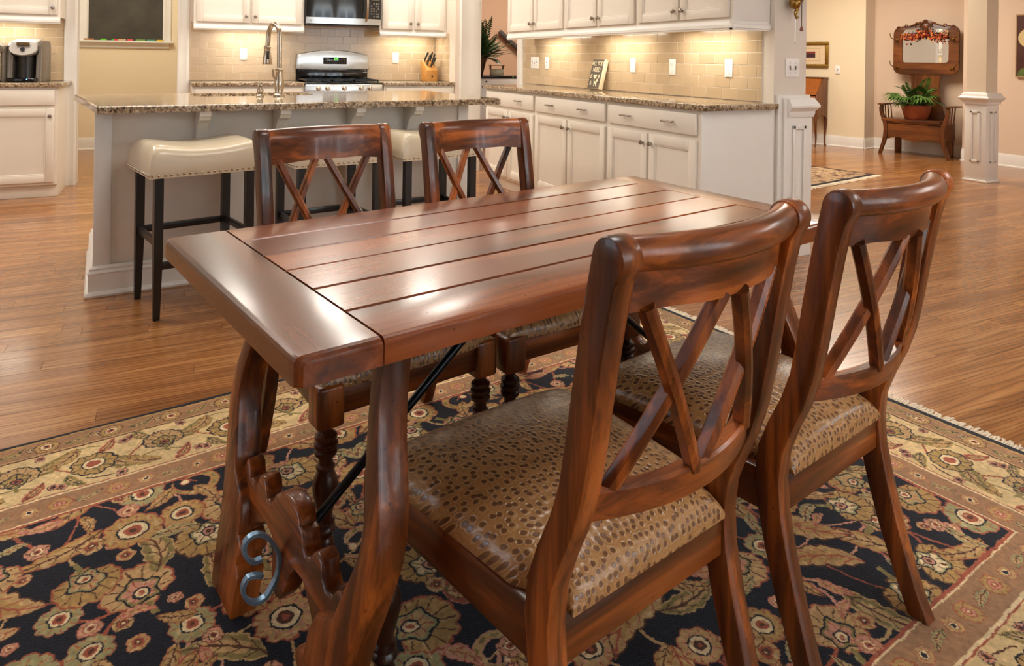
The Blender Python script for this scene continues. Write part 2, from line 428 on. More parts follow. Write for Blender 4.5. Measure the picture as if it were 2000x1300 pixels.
# ------------------------------------------------------------------ structure: walls
def wall(name, x0, y0, x1, y1, z0=0.0, z1=CZ, mat=PAINT, label=None):
    bm = B(); bx(bm, x0, y0, z0, x1, y1, z1); o = struct(obj(name, bm, mat))
    if label: o['label'] = label
    return o
def wall_seg(name, p, q, th, mat, z0=0.0, z1=CZ):
    """wall whose visible face runs p -> q on the floor, thickness added away (to the right of p -> q)"""
    p, q = Vector((*p, 0)), Vector((*q, 0)); d = (q - p).normalized(); n = Vector((d.y, -d.x, 0)) * th
    bm = B(); prism(bm, [(v.x, v.y) for v in (p, q, q + n, p + n)], 'z', z0, z1)
    return struct(obj(name, bm, mat))
def base_seg(name, p, q, out=0.014, h=0.15, mat=WHITE):
    """skirting board in front of the wall face p -> q (room on the left of p -> q)"""
    p, q = Vector((*p, 0)), Vector((*q, 0)); d = (q - p).normalized(); n = Vector((-d.y, d.x, 0)); bm = B()
    prof = [(0, 0), (out + 0.012, 0), (out + 0.012, 0.012), (out, 0.02), (out, h - 0.03), (out * 0.55, h - 0.012), (out * 0.4, h), (0, h)]
    loft(bm, [[tuple(b + n * a + Vector((0, 0, z))) for a, z in prof] for b in (p, q)])
    return struct(obj(name, bm, mat, sharp=30))
ceil = wall('ceiling', X0, Y0, X1, Y1, CZ, CZ + 0.1, CEIL)
# wall behind the camera with two windows
bm = B()
ya, yb = -2.92, -2.8
for (a, b, z0, z1) in ((X0, 0.6, 0, CZ), (2.4, 3.0, 0, CZ), (4.8, X1, 0, CZ), (0.6, 2.4, 0, 0.75), (3.0, 4.8, 0, 0.75), (0.6, 2.4, 2.35, CZ), (3.0, 4.8, 2.35, CZ)):
    bx(bm, a, ya, z0, b, yb, z1)
struct(obj('wall_rear', bm, PAINT))
for k, (a, b) in enumerate(((0.6, 2.4), (3.0, 4.8))):
    bm = B()
    for (p, q, r_, s) in ((a, 0.75, a + .05, 2.35), (b - .05, 0.75, b, 2.35), (a, .75, b, .80), (a, 2.30, b, 2.35), ((a + b) / 2 - .02, .75, (a + b) / 2 + .02, 2.35), (a, 1.53, b, 1.57)):
        bx(bm, p, ya + .02, q, r_, ya + .06, s)
    struct(obj('window_%d' % (k + 1), bm, WHITE))
# left wall with a window
bm = B()
for (a, b, z0, z1) in ((Y0, 1.4, 0, CZ), (3.4, 7.38, 0, CZ), (1.4, 3.4, 0, 0.75), (1.4, 3.4, 2.35, CZ)):
    bx(bm, X0 - .12, a, z0, X0, b, z1)
struct(obj('wall_left', bm, PAINT))
bm = B()
for (p, q, r_, s) in ((1.4, .75, 1.45, 2.35), (3.35, .75, 3.4, 2.35), (1.4, .75, 3.4, .8), (1.4, 2.3, 3.4, 2.35), (2.38, .75, 2.42, 2.35)):
    bx(bm, X0 - .10, p, q, X0 - .06, r_, s)
struct(obj('window_3', bm, WHITE))
# kitchen back wall with the opening to the pantry
wall_back = wall('wall_back', X0, 7.38, -0.76, 7.50)
bm = B(); bx(bm, 0.07, 7.38, 0, 2.92, 7.50, CZ); bx(bm, -0.76, 7.38, 2.12, 0.07, 7.50, CZ); bx(bm, 2.652, 6.78, 0, 2.915, 7.38, CZ)
wall_back_r = struct(obj('wall_back_right', bm, flat('wall_paint_light', (222, 208, 192), 0.7)))
# casings
def casing(name, x0, x1, y, zt=2.2, face=-1):
    bm = B(); w = x1 - x0
    prof = [(0, 0), (0, 0.020), (0.012, 0.024), (0.03, 0.016), (w * .55, 0.014), (w - 0.02, 0.018), (w - .008, 0.014), (w, 0.010), (w, 0)]
    prism(bm, [(x0 + a, y + face * b) for a, b in prof], 'z', 0, zt)
    return struct(obj(name, bm, WHITE, sharp=25))
casing('trim_1', -0.848, -0.748, 7.38); casing('trim_2', 0.06, 0.16, 7.38)
bm = B(); bx(bm, -0.775, 7.37, 0, -0.748, 7.515, 2.12); bx(bm, 0.06, 7.37, 0, 0.085, 7.515, 2.12); struct(obj('trim_3', bm, WHITE))
casing('trim_4', 2.70, 2.93, 6.78)
bm = B(); bx(bm, 2.90, 6.77, 0, 2.94, 7.52, 2.2, .004); struct(obj('trim_5', bm, WHITE))
# pantry
struct(obj('wall_pantry', bx(B(), -1.6, 10.0, 0, 1.5, 10.1, CZ), PAINTY))
struct(obj('wall_pantry_left', bx(B(), -1.72, 7.5, 0, -1.6, 10.0, CZ), PAINTY))
struct(obj('wall_pantry_right', bx(B(), 1.0, 7.5, 0, 1.12, 10.0, CZ), PAINTY))
base_seg('baseboard_pantry', (1.0, 10.0), (-1.6, 10.0))
# room behind the kitchen
struct(obj('wall_far', bx(B(), 1.12, 10.0, 0, 8.6, 10.1, CZ), flat('wall_paint_brown_tan', (196, 158, 128), 0.75)))
# right kitchen wall, its end and the tan room side
WRX = 3.27
wall_right = wall('wall_right', WRX, 3.09, WRX + 0.27, 6.52, mat=flat('wall_paint_greige', (218, 208, 194), 0.7))
bm = B(); bx(bm, WRX - 0.022, 6.43, 0, WRX + 0.29, 6.545, 2.2, .003); struct(obj('trim_6', bm, WHITE))
# wainscot on the end of the right wall
t = struct(obj('trim_7', bx(bx(B(), WRX + 0.015, 3.066, 0, WRX + 0.285, 3.09, 0.985, .003), WRX + 0.05, 3.050, 0, WRX + 0.285, 3.067, 0.965, .003), WHITE))
bm = B()
prof = [(0, 0.85), (0.006, 0.85), (0.012, 0.872), (0.012, 0.885), (0.028, 0.905), (0.034, 0.91), (0.034, 0.922), (0.010, 0.965), (0, 0.965)]
xa, xb, ys = WRX + 0.075, WRX + 0.285, 3.050
rings = []
rings.append([(xa, ys, z) for a, z in prof]); rings.append([(xa, ys - a, z) for a, z in prof]); rings.append([(xb + a, ys - a, z) for a, z in prof]); rings.append([(xb + a, 3.3, z) for a, z in prof])
loft(bm, rings); struct(obj('trim_8', bm, WHITE, sharp=20))
def panel_frame(bm, x0, z0, x1, z1, y, w=0.022, d=0.012):
    for (a, b, c, e) in ((x0, z0, x0 + w, z1), (x1 - w, z0, x1, z1), (x0, z0, x1, z0 + w), (x0, z1 - w, x1, z1)):
        bx(bm, a, y - d, b, c, y + 0.001, e, 0.004)
    return bm
struct(obj('trim_9', panel_frame(B(), WRX + 0.115, 0.16, WRX + 0.225, 0.80, 3.050), WHITE))
# hall walls
HW = [(8.25, 8.4), (8.70, 6.58), (8.95, 6.62), (9.20, 5.40), (8.86, 5.33), (8.86, 1.5)]
for k, (p, q) in enumerate(zip(HW, HW[1:])):
    m_ = (PAINTY, PAINT, PAINT2, PAINT2, PAINT2)[k]
    wall_seg('wall_hall_' + ('desk', 'return', 'bench', 'jog', 'right')[k], q, p, 0.12, m_) if False else None
    P_, Q_ = Vector((*p, 0)), Vector((*q, 0)); d_ = (Q_ - P_).normalized(); n_ = Vector((-d_.y, d_.x, 0)) * 0.12
    bm = B(); prism(bm, [(v.x, v.y) for v in (P_, Q_, Q_ + n_, P_ + n_)], 'z', 0, CZ)
    struct(obj('wall_hall_' + ('desk', 'return', 'bench', 'jog', 'right')[k], bm, m_))
    base_seg('baseboard_hall_' + ('desk', 'return', 'bench', 'jog', 'right')[k], q, p)
struct(obj('wall_hall_far', bx(B(), 8.2, 8.4, 0, 8.4, 10.1, CZ), PAINTY))
struct(obj('wall_living', bx(B(), 9.48, Y0, 0, 9.6, 1.6, CZ), PAINT2))

# ------------------------------------------------------------------ backsplash tiles: pieces of the walls
TLX, TLZ = 0.1524, 0.0762
def tile_bm(w, h, d=0.008):
    return bx(B(), 0.0017, -d, 0.0017, w - 0.0017, 0, h - 0.0017, 0.0012, 1)
tile_cache = {}
def tile_field(parent, org, ang, length, z0, z1, holes=()):
    """org: floor point where the run starts, local x along the wall, -y out of the wall"""
    ex = Vector((math.cos(ang), math.sin(ang), 0)); rowk = 0; z = z0
    nb = B(); bx(nb, 0, -0.0058, z0, length, 0.0, z1); obj('grout_bed', nb, GROUT, parent, org, (0, 0, ang))
    while z < z1 - 0.012:
        h = min(TLZ, z1 - z); x = -(TLX / 2 if rowk % 2 else 0)
        while x < length - 0.004:
            a, b = max(x, 0), min(x + TLX, length); w = round(b - a, 4)
            if w > 0.008 and not any(a >= p and b <= q and z >= r_ and z + h <= s for p, q, r_, s in holes):
                key = (w, round(h, 4))
                if key not in tile_cache:
                    o = obj('tile', tile_bm(w, h), TILE, parent); tile_cache[key] = o.data
                else:
                    o = bpy.data.objects.new('tile', tile_cache[key]); COL.objects.link(o); o.parent = parent
                o.location = Vector((*org[:2], z)) + ex * a; o.rotation_euler = (0, 0, ang)
            x += TLX
        z += h; rowk += 1
tile_field(wall_right, (WRX, 6.42, 0), -PI / 2, 6.42 - 3.18, 0.937, 1.40)
tile_field(wall_back_r, (0.17, 7.38, 0), 0, 2.47, 0.937, 1.50)
tile_field(wall_back_r, (2.652, 7.37, 0), -PI / 2, 0.44, 0.937, 1.45)
tile_field(wall_back, (-1.75, 7.38, 0), 0, 0.90, 0.937, 1.46)

# ------------------------------------------------------------------ free-standing column in the hall
def column():
    t = struct(bpy.data.objects.new('trim_10', None)); COL.objects.link(t)
    x, y, s = 7.38, 4.205, 0.215
    bm = B(); bx(bm, x + .012, y + .012, 0, x + s - .012, y + s - .012, CZ); obj('shaft', bm, flat('column_paint', (222, 206, 180), 0.6), t)
    bm = B(); bx(bm, x, y, 0, x + s, y + s, 0.84, .003); obj('pedestal', bm, WHITE, t)
    bm = B(); c = (x + s / 2, y + s / 2)
    prof = [(0.0, .79), (.012, .79), (.014, .812), (.022, .822), (.040, .842), (.044, .848), (.044, .858), (.026, .872), (.018, .896), (.008, .904), (-.010, .912)]
    rings = [[(c[0] + sx * (s / 2 + a), c[1] + sy * (s / 2 + a), z) for sx, sy in ((-1, -1), (1, -1), (1, 1), (-1, 1))] for a, z in prof]
    loft(bm, rings); obj('cap_molding', bm, WHITE, t, sharp=20)
    bm = B(); bx(bm, x - .014, y - .014, 0, x + s + .014, y + s + .014, 0.02, .005); obj('base_molding', bm, WHITE, t)
    bm = panel_frame(B(), x + .06, .20, x + s - .06, .72, y); obj('panel_molding', bm, WHITE, t)
    bm = panel_frame(B(), -s + .06, .20, -.06, .72, 0.0)
    obj('panel_molding', bm, WHITE, t, (x, y, 0), (0, 0, -PI / 2))
    t['label'] = 'white square column with panelled pedestal at right'
column()

# ------------------------------------------------------------------ dining table (local frame: x along the top, y across, away from camera)
TC = tw(1.1435, 1.3365)
HL, HWD, TZ = 0.7825, 0.4035, 0.76
def build_table():
    t = thing('dining_table', 'long red-brown plank dining table with lyre legs and iron braces, on the patterned rug', 'table', TC, TD)
    rg = random.Random(11)
    x0, x1 = -0.6472, 0.6722
    # planks along x
    pw = 2 * HWD / 6
    def rounded(y0, y1, zt, zb, r0, r1):
        pts = [(y0, zb)]
        if r0 > .004:
            for k in range(5): a = PI - k * PI / 8; pts.append((y0 + r0 + r0 * math.cos(a), zt - r0 + r0 * math.sin(a)))
        else: pts += [(y0, zt - .003), (y0 + .003, zt)]
        if r1 > .004:
            for k in range(5): a = PI / 2 - k * PI / 8; pts.append((y1 - r1 + r1 * math.cos(a), zt - r1 + r1 * math.sin(a)))
        else: pts += [(y1 - .003, zt), (y1, zt - .003)]
        pts.append((y1, zb)); return pts
    for k in range(6):
        a, b = -HWD + k * pw, -HWD + (k + 1) * pw
        r0 = .011 if k == 0 else 0; r1 = .011 if k == 5 else 0
        dz = rg.uniform(-.0006, .0006); bm = B(); rings = []
        SK = lambda x, y: x - (.058 * (x / HL) * (HWD - y) / (2 * HWD) if x > 0 else 0)
        for i in range(33):
            x = x0 + (x1 - x0) * i / 32
            j = mnoise.noise(Vector((x * 7, k * 3.1, 0))) * .004; j2 = mnoise.noise(Vector((x * 7, k * 3.1, 9))) * .003
            q = rounded(a + (0 if k == 0 else .0022), b - (0 if k == 5 else .0022), TZ + dz, TZ - .042, r0 + (j if r0 else 0), r1 + (j if r1 else 0))
            rings.append([(SK(x, yy), yy + (j2 * .5 if (r0 and yy < a + .004) else 0), zz) for yy, zz in q])
        loft(bm, rings); obj('plank', bm, TWX, t, sharp=18)
    for s, xa, xb in ((-1, -HL, x0 - .0018), (1, x1 + .0018, HL)):
        bm = B(); rings = []
        for i in range(41):
            v = -math.cos(PI * i / 40); y = v * HWD
            j = mnoise.noise(Vector((y * 9, s * 5, 2))) * .0045
            ins = (1 - math.sqrt(max(0, 1 - max(0, (abs(v) - .955) / .045) ** 2))) * .018
            e0 = .013 + j
            if s < 0: q = rounded(xa + ins, xb, TZ, TZ - .042, e0, 0)
            else: q = rounded(xa, xb - ins, TZ, TZ - .042, 0, e0)
            dr = (1 - math.sqrt(max(0, 1 - max(0, (abs(v) - .970) / .030) ** 2))) * .012
            rings.append([(SK(xx, y), y, zz - (dr if zz > TZ - .02 else 0)) for xx, zz in q])
        loft(bm, rings); obj('breadboard_end', bm, TWY, t, sharp=18)
    bm = B(); bx(bm, -HL + .05, -HWD + .014, TZ - .043, HL - .05, HWD - .014, TZ - .009); obj('underlay', bm, GROOVE, t)
    # lyre end frames
    outer = [(.302, .716), (.300, .66), (.308, .60), (.322, .55), (.340, .50), (.360, .45), (.366, .41), (.364, .37), (.354, .33), (.340, .285), (.325, .24), (.312, .19), (.303, .15), (.298, .10), (.296, .05), (.286, .0108)]
    inner = [(.150, .0108), (.148, .05), (.146, .095), (.166, .108), (.167, .124), (.148, .136), (.156, .150), (.182, .160), (.186, .20), (.205, .232), (.262, .258), (.272, .285), (.284, .315), (.298, .345), (.310, .378), (.315, .41), (.310, .445), (.292, .505), (.276, .58), (.267, .65), (.266, .716)]
    cross_top = [(0, .312), (.028, .309), (.048, .302), (.056, .288), (.072, .286), (.082, .268), (.096, .258), (.112, .260), (.126, .280), (.142, .288), (.164, .282), (.172, .264), (.190, .252), (.212, .254), (.228, .274), (.246, .280), (.258, .262), (.275, .250)]
    cross_bot = [(.275, .215), (.215, .188), (.170, .175), (.14, .196), (.10, .217), (.062, .214), (.046, .196), (.036, .160), (.018, .138), (0, .132)]
    for end in (-1, 1):
        sl = 0.16
        # plane frame: origin at floor of the outer face
        u0 = (0.44 - 1.1435) if end < 0 else (1.847 - 1.1435)
        zv = Vector((sl * -end, 0, 1)); nx = Vector((-end, 0, 0))
        m = Matrix.Identity(4)
        for i in range(3): m[i][0], m[i][1], m[i][2] = nx[i], (0, 1, 0)[i], zv[i]
        m[0][3] = u0
        for sd in (1, -1):
            bm = B(); prism(bm, [(sd * a, b) for a, b in outer + inner], 'x', 0, .058, .006, 2, m); obj('leg', bm, WZ, t)
        pts = cross_top + cross_bot[:-1] + [(-a, b) for a, b in reversed(cross_bot)] + [(-a, b) for a, b in reversed(cross_top[1:])]
        bm = B(); prism(bm, pts, 'x', .020, .057, .006, 2, m); obj('carved_stretcher', bm, WY, t)
        bm = B(); ux = u0 + sl * -end * .71
        a, b = sorted((ux - end * -.012, ux - end * .085))
        bx(bm, a, -.335, .694, b, .335, .719, .008); obj('cleat', bm, WY, t)
        # iron brace and scroll
        f = lambda u: u if end < 0 else 2 * 1.1435 - u
        bm = B(); tube(bm, [(f(.528) - 1.1435, 0, .222), (f(.905) - 1.1435, 0, .522), (f(1.135) - 1.1435, 0, .712)], .0095, 12); obj('iron_brace', bm, IRON, t)
        sp = [(.4555, .2182), (.4385, .2203), (.424, .24), (.4238, .2603), (.435, .2692), (.4512, .2673), (.4685, .2517), (.4841, .2247), (.4894, .2021), (.4868, .1755), (.4766, .1564), (.4632, .1419), (.4434, .1414), (.4267, .1574), (.4215, .178), (.4294, .1929), (.4427, .1922), (.4577, .1855)]
        # smooth the scroll line
        P = [Vector((f(u) - 1.1435, 0, z)) for u, z in sp]; Q = []
        for i in range(len(P) - 1):
            p0, p1, p2, p3 = P[max(i - 1, 0)], P[i], P[i + 1], P[min(i + 2, len(P) - 1)]
            for k in range(4):
                s_ = k / 4
                Q.append(0.5 * ((2 * p1) + (p2 - p0) * s_ + (2 * p0 - 5 * p1 + 4 * p2 - p3) * s_ ** 2 + (3 * p1 - p0 - 3 * p2 + p3) * s_ ** 3))
        Q.append(P[-1]); rings = []
        for i, p in enumerate(Q):
            d = (Q[min(i + 1, len(Q) - 1)] - Q[max(i - 1, 0)]).normalized(); nn = Vector((-d.z, 0, d.x)); w = Vector((0, .0062, 0)); h = nn * .0035
            rings.append([p - w - h, p + w - h, p + w + h, p - w + h])
        bm = B(); loft(bm, rings); obj('iron_scroll', bm, SKYTINT_IRON, t)
    bm = B(); bx(bm, -.06, -.05, .704, .06, .05, .719, .004); obj('brace_plate', bm, IRON, t)
    return t
build_table()

# ------------------------------------------------------------------ dining chairs (local: x width, y towards the table, origin on the floor)
YO = 0.30
REAR = [(.018, 0), (.040, .05), (.058, .10), (.080, .17), (.104, .26), (.119, .33), (.124, .39), (.118, .445), (.100, .495), (.078, .545), (.061, .60), (.049, .66), (.036, .74), (.020, .83), (.008, .885), (-.003, .918)]
FRONT = [(.060, 0), (.080, .05), (.100, .10), (.126, .17), (.152, .26), (.168, .33), (.175, .39), (.169, .445), (.150, .495), (.124, .55), (.107, .60), (.096, .66), (.084, .74), (.069, .83), (.058, .885), (.049, .918)]
def post_y(z): return (interp(z, [b for a, b in REAR], [a for a, b in REAR]) + interp(z, [b for a, b in FRONT], [a for a, b in FRONT])) / 2
XO, PWX = .2185, .038
def bow(x): return .046 * (1 - (x / .185) ** 2)
def seat_hw(y):   # half width of the cushion at y
    if y < .172: return .177
    if y < .196: return .177 + (y - .172) / .024 * .034
    return .211 + (y - .196) / (.60 - .196) * .034
def build_chair(label):
    t = thing('dining_chair', label, 'chair', group='double-X back dining chairs around the table')
    o = lambda p: (p[0], p[1] - YO, p[2])
    for s in (-1, 1):
        bm = B(); top = []
        cy, cz, r = .0215, .9195, .0285
        for k in range(13): a = R(12 + 205 * k / 12); top.append((cy + r * math.cos(a), cz + r * math.sin(a)))
        pts = [(a - YO, b) for a, b in FRONT[:-1]] + [(a - YO, b) for a, b in top] + [(a - YO, b) for a, b in REAR[:-1][::-1]]
        xa, xb = sorted((s * XO, s * (XO - PWX)))
        prism(bm, pts, 'x', xa, xb, .0055, 2)
        obj('rear_post', bm, WZ, t, sharp=35)
    # crest rail: rolled top with collars, curved board below
    bm = B(); n = 25; rings = []
    for i in range(n):
        x = -.184 + .368 * i / (n - 1); bw_ = bow(x); yb = post_y(.855) + .004
        zb = .842 + .004 * mnoise.noise(Vector((x * 14, 3, 0)))
        pr = [(yb + .011, zb), (.0495, .905), (.0475, .926)]
        pr += [(.0225 + .0235 * math.cos(a), .9215 + .0235 * math.sin(a)) for a in [R(25 + 205 * k / 11) for k in range(12)]]
        pr += [(.0150, .8995), (.0235, .8965), (yb - .013, .862), (yb - .011, zb + .002)]
        rings.append([(x, a - bw_ - YO, b) for a, b in pr])
    loft(bm, rings); obj('crest_rail', bm, WX, t, sharp=38)
    bm = B(); rings = []
    for i in range(n):
        x = -.184 + .368 * i / (n - 1); y = post_y(.568) - bow(x) - YO; h = .004
        rings.append([(x, y - .014 + h, .548), (x, y + .012, .548), (x, y + .012, .586), (x, y - .010, .590), (x, y - .014, .586)])
    loft(bm, rings); obj('cross_rail', bm, WX, t, sharp=40)
    for s in (-1, 1):
        for q in (0, 1):
            xb, xt = (.014, .150) if q else (.150, .014)
            xb, xt = s * xb, s * xt
            off = -.0035 if xb > xt else .0045
            p0 = (xb, post_y(.575) - bow(xb) - YO + off, .583); p1 = (xt, post_y(.86) - bow(xt) - YO + off, .850)
            bm = B(); d = (Vector(p1) - Vector(p0)).normalized(); sd = d.cross(Vector((0, 1, 0))).normalized(); dp = sd.cross(d).normalized(); rings = []
            for k in range(7):
                f = k / 6; c = Vector(p0).lerp(Vector(p1), f); c.y -= .006 * math.sin(PI * f)
                w, h = .0100, .0112
                prof = [(-w, h * .6), (-w, -h * .8), (-w * .25, -h * 1.25), (w * .25, -h * 1.25), (w, -h * .8), (w, h * .6), (w * .6, h), (-w * .6, h)]
                rings.append([c + sd * a - dp * (b if dp.y < 0 else -b) for a, b in prof])
            loft(bm, rings); obj('x_slat', bm, WZ, t, sharp=30)
    # seat rails
    bm = B(); bx(bm, -.184, .128 - YO, .322, .184, .152 - YO, .402, .005); obj('seat_rail', bm, WX, t)
    bm = B(); bx(bm, -.205, .566 - YO, .325, .205, .590 - YO, .400, .005); obj('seat_rail', bm, WX, t)
    for s in (-1, 1):
        bm = B(); bar(bm, (s * .203, .165 - YO, .362), (s * .226, .560 - YO, .362), .024, .078, bev=.005); obj('seat_rail', bm, WY, t)
    # cushion
    bm = B(); na, nb = 25, 27; grid = []
    y0, y1 = .118, .612
    for j in range(nb):
        b = -math.cos(PI * j / (nb - 1)); b = math.copysign(abs(b) ** .8, b); row_ = []
        for i in range(na):
            a = -math.cos(PI * i / (na - 1)); a = math.copysign(abs(a) ** .8, a)
            y = y0 + (y1 - y0) * (b + 1) / 2; hw = seat_hw(y)
            e = max(0, (1 - abs(a) ** 9) * (1 - abs(b) ** 9)) ** .42
            front_round = .012 * max(0, b - .2)
            z = .400 + .048 * e + .020 * (1 - a * a) * (1 - b * b) - front_round * e
            ya = y + (.004 * (1 - b * b)) - (0.02 * abs(a) ** 3 * max(0, b) ** 6)
            row_.append(bm.verts.new((a * hw * (1 + .0), ya - YO, z)))
        grid.append(row_)
    for j in range(nb - 1):
        for i in range(na - 1): bm.faces.new((grid[j][i], grid[j][i + 1], grid[j + 1][i + 1], grid[j + 1][i]))
    loop = [grid[0][i] for i in range(na)] + [grid[j][na - 1] for j in range(1, nb)] + [grid[nb - 1][i] for i in range(na - 2, -1, -1)] + [grid[j][0] for j in range(nb - 2, 0, -1)]
    low = [bm.verts.new((v.co.x * .985, v.co.y, .394)) for v in loop]
    for i in range(len(loop)):
        k = (i + 1) % len(loop); bm.faces.new((loop[i], low[i], low[k], loop[k]))
    bm.faces.new(low)
    obj('seat_cushion', bm, CROC, t, sharp=70)
    # front legs: block and turning
    for s in (-1, 1):
        bm = B(); x, y = s * .222, .572 - YO
        bx(bm, x - .033, y - .033, .305, x + .033, y + .033, .405, .009, 3, mi=1)
        prof = [(.0, .312), (.015, .311), (.0145, .292), (.019, .287), (.0255, .282), (.0265, .277), (.0245, .272), (.0205, .270), (.0275, .264), (.0285, .259), (.0265, .254), (.0205, .252), (.0265, .246), (.0272, .241), (.025, .236), (.017, .232), (.0165, .215), (.022, .210), (.023, .206), (.0185, .201), (.022, .192), (.028, .178), (.0302, .163), (.0285, .145), (.023, .122), (.0175, .10), (.0165, .088), (.022, .083), (.023, .078), (.0195, .074), (.024, .068), (.025, .062), (.0205, .057), (.0165, .045), (.0205, .038), (.023, .026), (.020, .012), (.014, .0)]
        lathe(bm, prof, 20, (x, y, 0)); obj('turned_leg', bm, [DARKW, WZ], t, sharp=35)
    return t
def place_chair(t, uc, w0, rot=0.0, flip=False, z=.0105):
    # w0: across-table position of the rearmost line of the chair back
    c = tw(uc, w0 + (YO if not flip else -YO), z)
    t.location = c; t.rotation_euler = (0, 0, TD + rot + (PI if flip else 0))
ch = build_chair('red-brown dining chair nearest the camera, its back to us, whole croc-print seat in view')
place_chair(ch, .845, .584)
c2 = copy_tree(ch); c2['label'] = 'red-brown dining chair at right, back to us, behind the nearest chair'; place_chair(c2, 1.403, .578)
c3 = copy_tree(ch); c3['label'] = 'red-brown dining chair across the table, left one, below the granite island'; place_chair(c3, .898, 2.125, flip=True)
c4 = copy_tree(ch); c4['label'] = 'red-brown dining chair across the table, right one, nearer the row of white base cabinets'; place_chair(c4, 1.437, 2.085, R(-3), flip=True)

# ------------------------------------------------------------------ patterned rug
def rug_image(lx, ly, px=0.0022, seed=5):
    """woven pattern drawn motif by motif; returns an in-memory image"""
    rs = np.random.RandomState(seed); rr = random.Random(seed)
    w, h = int(lx / px), int(ly / px)
    C = {k: np.array(v, float) for k, v in dict(navy=(15, 19, 32), gold=(178, 142, 84), tan=(192, 156, 106), cream=(226, 204, 160), rust=(162, 84, 60), pink=(200, 142, 118), olive=(136, 122, 72), brown=(86, 52, 34), beige=(216, 188, 136), band=(160, 120, 86), sage=(158, 152, 108), ink=(24, 24, 32)).items()}
    img = np.zeros((h, w, 3)); img[:] = C['navy']
    def smooth_noise(n, amp):
        g = rs.randn(int(h / n) + 3, int(w / n) + 3)
        yy = np.linspace(0, g.shape[0] - 1.001, h); xx = np.linspace(0, g.shape[1] - 1.001, w)
        y0 = yy.astype(int); x0 = xx.astype(int); fy = (yy - y0)[:, None]; fx = (xx - x0)[None]
        return amp * ((g[y0][:, x0] * (1 - fx) + g[y0][:, x0 + 1] * fx) * (1 - fy) + (g[y0 + 1][:, x0] * (1 - fx) + g[y0 + 1][:, x0 + 1] * fx) * fy)
    JX = smooth_noise(6, .0016) + smooth_noise(2, .0011) + smooth_noise(40, .002); JY = smooth_noise(6, .0016) + smooth_noise(2, .0011) + smooth_noise(40, .002)
    gx = (np.arange(w) + .5) * px - lx / 2; gy = (np.arange(h) + .5) * px - ly / 2
    def window(cx, cy, r):
        i0, i1 = max(0, int((cx - r + lx / 2) / px)), min(w, int((cx + r + lx / 2) / px) + 1)
        j0, j1 = max(0, int((cy - r + ly / 2) / px)), min(h, int((cy + r + ly / 2) / px) + 1)
        return (slice(j0, j1), slice(i0, i1)) if i1 > i0 and j1 > j0 else None
    def local(cx, cy, r, rot):
        wn = window(cx, cy, r * 1.25)
        if wn is None: return None
        X = gx[wn[1]][None] + JX[wn] - cx; Y = gy[wn[0]][:, None] + JY[wn] - cy
        c, s = math.cos(rot), math.sin(rot)
        return wn, (X * c + Y * s) / r, (-X * s + Y * c) / r
    def put(wn, mask, col): img[wn][mask] = C[col]
    def rosette(cx, cy, r, rot=0, n=8, cols=('gold', 'rust', 'cream', 'brown', 'tan'), outline='rust'):
        q = local(cx, cy, r, rot)
        if q is None: return
        wn, x, y = q; rad = np.hypot(x, y); th = np.arctan2(y, x)
        pet = .86 + .14 * np.abs(np.cos(n * th / 2)) ** .6
        put(wn, rad < pet, outline); put(wn, rad < pet - .07, cols[0])
        put(wn, (rad < pet - .12) & (np.abs(np.sin(n * th / 2)) < .13) & (rad > .48), outline)
        put(wn, (rad < .66) & (rad > .58) & (np.cos(n * th) > -.2), cols[4]); put(wn, rad < .5, 'ink' if r > .04 else outline); put(wn, rad < .44, cols[2]); put(wn, rad < .27, cols[1]); put(wn, rad < .12, cols[3])
    def palmette(cx, cy, r, rot=0, cols=('gold', 'rust', 'tan', 'cream', 'sage')):
        q = local(cx, cy, r, rot)
        if q is None: return
        wn, x, y = q; rad = np.hypot(x, y); th = np.arctan2(x, y)      # th = 0 along +y
        shape = (.62 + .38 * np.cos(th * .5) ** 2) * (.92 + .08 * np.abs(np.cos(7 * th))) - .18 * np.exp(-((np.abs(th) - 2.4) / .35) ** 2)
        put(wn, rad < shape, cols[1]); put(wn, rad < shape - .06, cols[0])
        put(wn, (rad < shape - .10) & (np.abs(np.sin(7 * th)) < .17) & (rad > .42), 'brown')
        y2 = y - .02; r2 = np.hypot(x * 1.05, y2); s2 = .52 * (.88 + .12 * np.cos(5 * th))
        put(wn, r2 < s2, 'ink'); put(wn, r2 < s2 - .05, cols[4]); put(wn, (r2 < s2 - .12), cols[2]); put(wn, (r2 < s2 - .12) & (np.abs(np.sin(4 * th)) < .2), cols[1])
        put(wn, np.hypot(x, y + .08) < .2, 'ink'); put(wn, np.hypot(x, y + .08) < .155, cols[3]); put(wn, np.hypot(x, y + .08) < .075, cols[1])
        put(wn, (np.abs(x) < .08) & (y < -.45) & (y > -.9), 'olive')
    def leaf(cx, cy, r, rot=0, cols=('gold', 'brown', 'rust'), wd=.34, bend=.25):
        q = local(cx, cy, r, rot)
        if q is None: return
        wn, x, y = q; y = y - bend * (x * x - .4)
        e = wd * np.clip(1 - x * x, 0, 1) ** .75 * (1 - .35 * x) * (.84 + .16 * np.abs(np.sin(9 * x + 1.5 * np.sign(y))))
        m = (np.abs(x) < 1) & (np.abs(y) < e)
        put(wn, m, cols[2]); put(wn, m & (np.abs(y) < e - .045), cols[0])
        put(wn, m & (np.abs(y) < e * .45) & (x > -.55) & (x < .5), 'tan' if cols[0] != 'tan' else 'gold')
        put(wn, m & ((np.abs(y) < .025) | ((np.abs(np.sin(8 * (x - np.abs(y) * 1.2))) < .16) & (np.abs(y) < e * .75))), cols[1])
